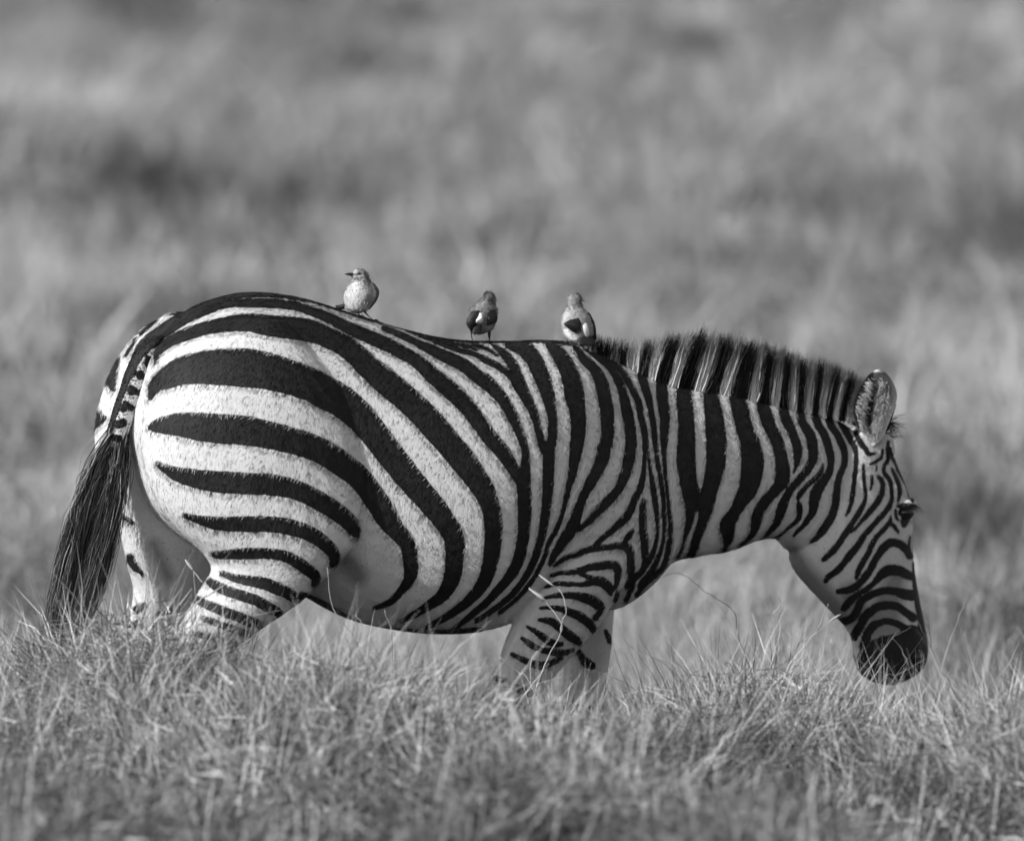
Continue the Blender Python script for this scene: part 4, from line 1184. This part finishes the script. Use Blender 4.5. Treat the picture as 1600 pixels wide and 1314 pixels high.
# meadow behind, towards the far rise
xs, ys, ps, ss, cs = [], [], [], [], []
for (a, b, d, mg_) in ((1.3, 4, 190, .9), (4, 9, 110, 1.4), (9, 22, 34, 3.5), (22, 45, 13, 7), (45, 95, 6, 12)):
    x, y = field(a, b, d, mg_)
    q = vnoise(x, y, 1.6 if a < 20 else .9, 5)
    q2 = vnoise(x, y * .5, .33, 6)
    k = RNG.uniform(0, 1, len(x)) < (0.15 + 1.1 * q)
    x, y, q, q2 = x[k], y[k], q[k], q2[k]
    grow = 1.0 + (a > 8) * .3 + (a > 20) * .5 + (a > 40) * .6
    h = grow * (0.45 + 0.7 * q + RNG.exponential(.2, len(x))) * (.8 if a > 20 else 1)
    xs.append(x); ys.append(y)
    ps.append(np.where(RNG.uniform(0, 1, len(x)) < (0 if a < 4 else .12 if a < 9 else 1.0), RNG.integers(6, 12, len(x)), RNG.integers(0, 6, len(x))))
    ss.append(np.stack([grow * RNG.uniform(.8, 1.5, len(x)), grow * RNG.uniform(.8, 1.5, len(x)), h], 1))
    q3 = vnoise(x, y, 2.0 if a < 20 else 1.2, 9)
    cs.append(np.clip(0.35 + 0.55 * q + 0.6 * q2, .2, 2) * np.exp(RNG.normal(0, .35, len(x))) * np.where(q3 < .27, .25, np.where(q3 > .70, 1.5, 1.0)))
scatter("meadow_grass", "pale tussocky savanna meadow stretching away behind the zebra", np.concatenate(xs), np.concatenate(ys), np.concatenate(ps), np.vstack(ss), np.clip(np.concatenate(cs) * .80, .08, 1.35))


# ------------------------------------------------------------------ tussocks and single stalks that stand out
def tussock(label, px, py, Y, n, hmin, hmax, rad, tone, seed, lean=.35):
    g = np.random.default_rng(seed)
    b = atY(px, py, Y)
    b[2] = float(ground_z(b[0], b[1]))
    blocks = [blade_strip(g, n, rad, hmin, hmax, lean, .0014, 6, .5, tone), blade_strip(g, n // 2, rad * 1.2, hmin * .5, hmax * .6, lean * 1.6, .0014, 5, .8, tone, .1)]
    Vs, Fs, Ts, o = [], [], [], 0
    for P, W, T in blocks:
        v, f, t = ribbons(P, W, T, g)
        Vs.append(v); Fs.append(f + o); Ts.append(t); o += len(v)
    e = put("grass_tussock", np.vstack(Vs) + b, np.vstack(Fs), M_STALK, None, attrs={"tone": np.concatenate(Ts)})
    me = e.data
    co = np.array([v.co for v in me.vertices]) - b
    me.vertices.foreach_set("co", co.astype(np.float32).ravel())
    e.location = b
    me.update()
    return tag(e, label, "tussock", "grass tussocks by the zebra")


tussock("dark wiry tussock hiding the near hind leg below the hock", 320, 1150, -.62, 190, .14, .36, .13, (.04, .30), 41)
tussock("thin loose tussock between the hind legs and the tail", 225, 1150, -.60, 120, .14, .34, .11, (.05, .35), 42)
tussock("pale fine tussock under the belly", 600, 1150, -.62, 130, .14, .34, .12, (.15, .55), 43)
tussock("short bright tussock at the near foreleg", 830, 1170, -.62, 130, .10, .28, .13, (.10, .7), 44)
tussock("dark springy tussock between forelegs and muzzle", 1120, 1150, -.62, 190, .12, .32, .15, (.05, .4), 45)
tussock("dark twiggy tussock just beyond the muzzle", 1500, 1140, -.50, 150, .18, .40, .12, (.04, .28), 46)


def stalk(label, Y, base_drop, lines, w=1.6, tone=.6, seedhead=()):
    """lines: centre lines in photo pixels, first point the foot; each carried down to the soil"""
    P0 = atY(*lines[0][0], Y)
    gz = float(ground_z(P0[0], P0[1]))
    P1 = atY(*lines[0][1], Y)
    sl = np.clip((P0[0] - P1[0]) / max(P1[2] - P0[2], .01), -.5, .5)
    base = np.array([P0[0] + sl * (P0[2] - gz) * .8, Y, gz - .01])
    V, F, T, o = [], [], [], 0
    for li, pts in enumerate(lines):
        C = np.array([atY(a, b, Y + .01 * math.sin(i * 1.7 + li)) for i, (a, b) in enumerate(pts)])
        if li == 0:
            C = np.vstack([base, C])
        C = catmull(C, 4)
        m = len(C)
        C[1:-1] += RNG.normal(0, .0011, (m - 2, 3))
        r = np.linspace(w, w * .45, m) / PXM / 2
        sx = np.array([0.0, 1.0, 0.0])
        d = np.gradient(C, axis=0)
        a = np.cross(d, sx); a /= np.linalg.norm(a, axis=1, keepdims=True) + 1e-9
        v, f = loft_rings(C + a * r[:, None], C - a * r[:, None], sx, r, 6, 2.0)
        V.append(v); F += [tuple(i + o for i in q) for q in f]; o += len(v)
        T += list(np.repeat(tone * RNG.uniform(.8, 1.15, m), 6))
    for (x0, y0, x1, y1, ww) in seedhead:
        A = np.array([atY(x0 + (x1 - x0) * t, y0 + (y1 - y0) * t, Y) for t in np.linspace(0, 1, 6)])
        r = ww / PXM / 2 * np.sin(np.pi * np.linspace(.12, .95, 6))
        d = A[-1] - A[0]
        a = np.cross(d, [0, 1, 0]); a /= np.linalg.norm(a)
        v, f = loft_rings(A + a * r[:, None], A - a * r[:, None], np.array([0, 1.0, 0]), r, 7, 2.0)
        V.append(v); F += [tuple(i + o for i in q) for q in f]; o += len(v)
        T += [tone * 1.1] * len(v)
    V = np.vstack(V)
    e = empty("tmp", base)
    ob = put("grass_stalk", V, F, M_STALK, e, attrs={"tone": T})
    ob.parent = None
    ob.location = base
    bpy.data.objects.remove(e)
    return tag(ob, label, "grass stalk", "grass stalks standing clear of the sward")


stalk("bent bleached stalk with two nodding heads across the near foreleg", -0.59, -2, [[(837, 1077), (856, 1030), (875, 988), (876, 970), (855, 942), (835, 921), (827, 918)], [(876, 986), (880, 968), (884, 951), (878, 928), (857, 908), (842, 898)]], 1.6, .6, [(852, 938, 826, 919, 4.5), (866, 916, 843, 899, 3.5)])
stalk("short forked bleached stalk beside the foot of the bent foreleg stalk", -0.52, 3, [[(832, 1076), (810, 1050), (780, 1026)], [(830, 1072), (828, 1040), (838, 1018), (847, 1022)]], 1.7, .6)
stalk("dark arching stalk between the chest and the lowered head", -0.51, 4, [[(1172, 1046), (1155, 1000), (1147, 956), (1120, 935), (1097, 920), (1075, 902), (1059, 895), (1036, 900)]], 1.4, .09)
stalk("pale curved stalk between the chest and the lowered head", -0.52, 4, [[(1170, 1048), (1150, 1000), (1133, 959), (1119, 942), (1100, 934), (1084, 930)], [(1152, 1003), (1153, 970), (1156, 946)]], 1.4, .42)
stalk("branching straw stalk leaning up to the zebra's lower jaw", -0.57, -2, [[(1239, 1050), (1245, 1011), (1270, 992), (1297, 970), (1313, 960)], [(1278, 985), (1287, 960), (1294, 943)], [(1246, 1010), (1254, 985), (1258, 972)]], 1.8, .42, [(1297, 970, 1314, 959, 3.4)])
stalk("upright straw stalk with a bent tip below the throat", -0.60, 0, [[(1210, 1050), (1209, 1000), (1206, 959), (1184, 960)], [(1207, 962), (1218, 945), (1217, 930), (1213, 923)], [(1213, 1040), (1218, 990), (1221, 960), (1232, 952)]], 1.7, .5)
stalk("straight bleached stalk leaning in front of the grazing muzzle", -0.55, 5, [[(1332, 1072), (1315, 1036), (1297, 998)]], 2.0, .65)
stalk("thin stalk crossing the dark muzzle", -0.58, -3, [[(1374, 1069), (1400, 1055), (1420, 1044), (1447, 1029)], [(1421, 1042), (1409, 1014), (1396, 996), (1410, 988), (1424, 980)]], .9, .35)
stalk("dark crooked stalk against the tip of the nose", -0.57, 4, [[(1490, 1080), (1470, 1050), (1455, 1010), (1440, 985), (1434, 970)], [(1455, 1010), (1452, 985), (1443, 970)]], 1.4, .10)
stalk("thick double straw stalk slanting across the hocks", -0.55, -6, [[(245, 1008), (275, 975), (305, 943), (358, 910)], [(246, 1010), (282, 966), (310, 942), (345, 917)]], 2.4, .55)
stalk("upright stalk with a split head between the hind legs", -0.52, 2, [[(307, 1000), (306, 966), (305, 931), (302.5, 892)], [(303, 893), (310, 902), (317, 910)]], 2.0, .5, [(303, 892, 289, 874, 5)])
stalk("stout pale stalk leaning outwards from the hind leg tussock", -0.60, -6, [[(300, 1122), (322, 1097), (348, 1072), (375, 1047), (403, 1022)]], 4.0, .5)
stalk("jointed pale stalk rising beside the tail tuft", -0.51, -2, [[(155, 1075), (158, 1045), (162, 1022), (167, 985), (172, 950), (182, 906)]], 2.6, .42)
stalk("slender stalk standing past the nose in open grass", -0.54, -6, [[(1476, 1030), (1488, 992), (1502, 955), (1512, 930)]], 1.6, .4)
stalk("leaning stalk at the far side of the twiggy tussock", -0.51, -5, [[(1560, 1080), (1566, 1058), (1580, 1030), (1592, 1004)]], 2.2, .36)
stalk("upright stalk pair in front of the belly", -0.51, 2, [[(625, 1020), (612, 985), (601, 953)], [(560, 1010), (545, 985), (520, 950), (511, 886)], [(558, 1005), (566, 980), (556, 960)]], 1.6, .5)
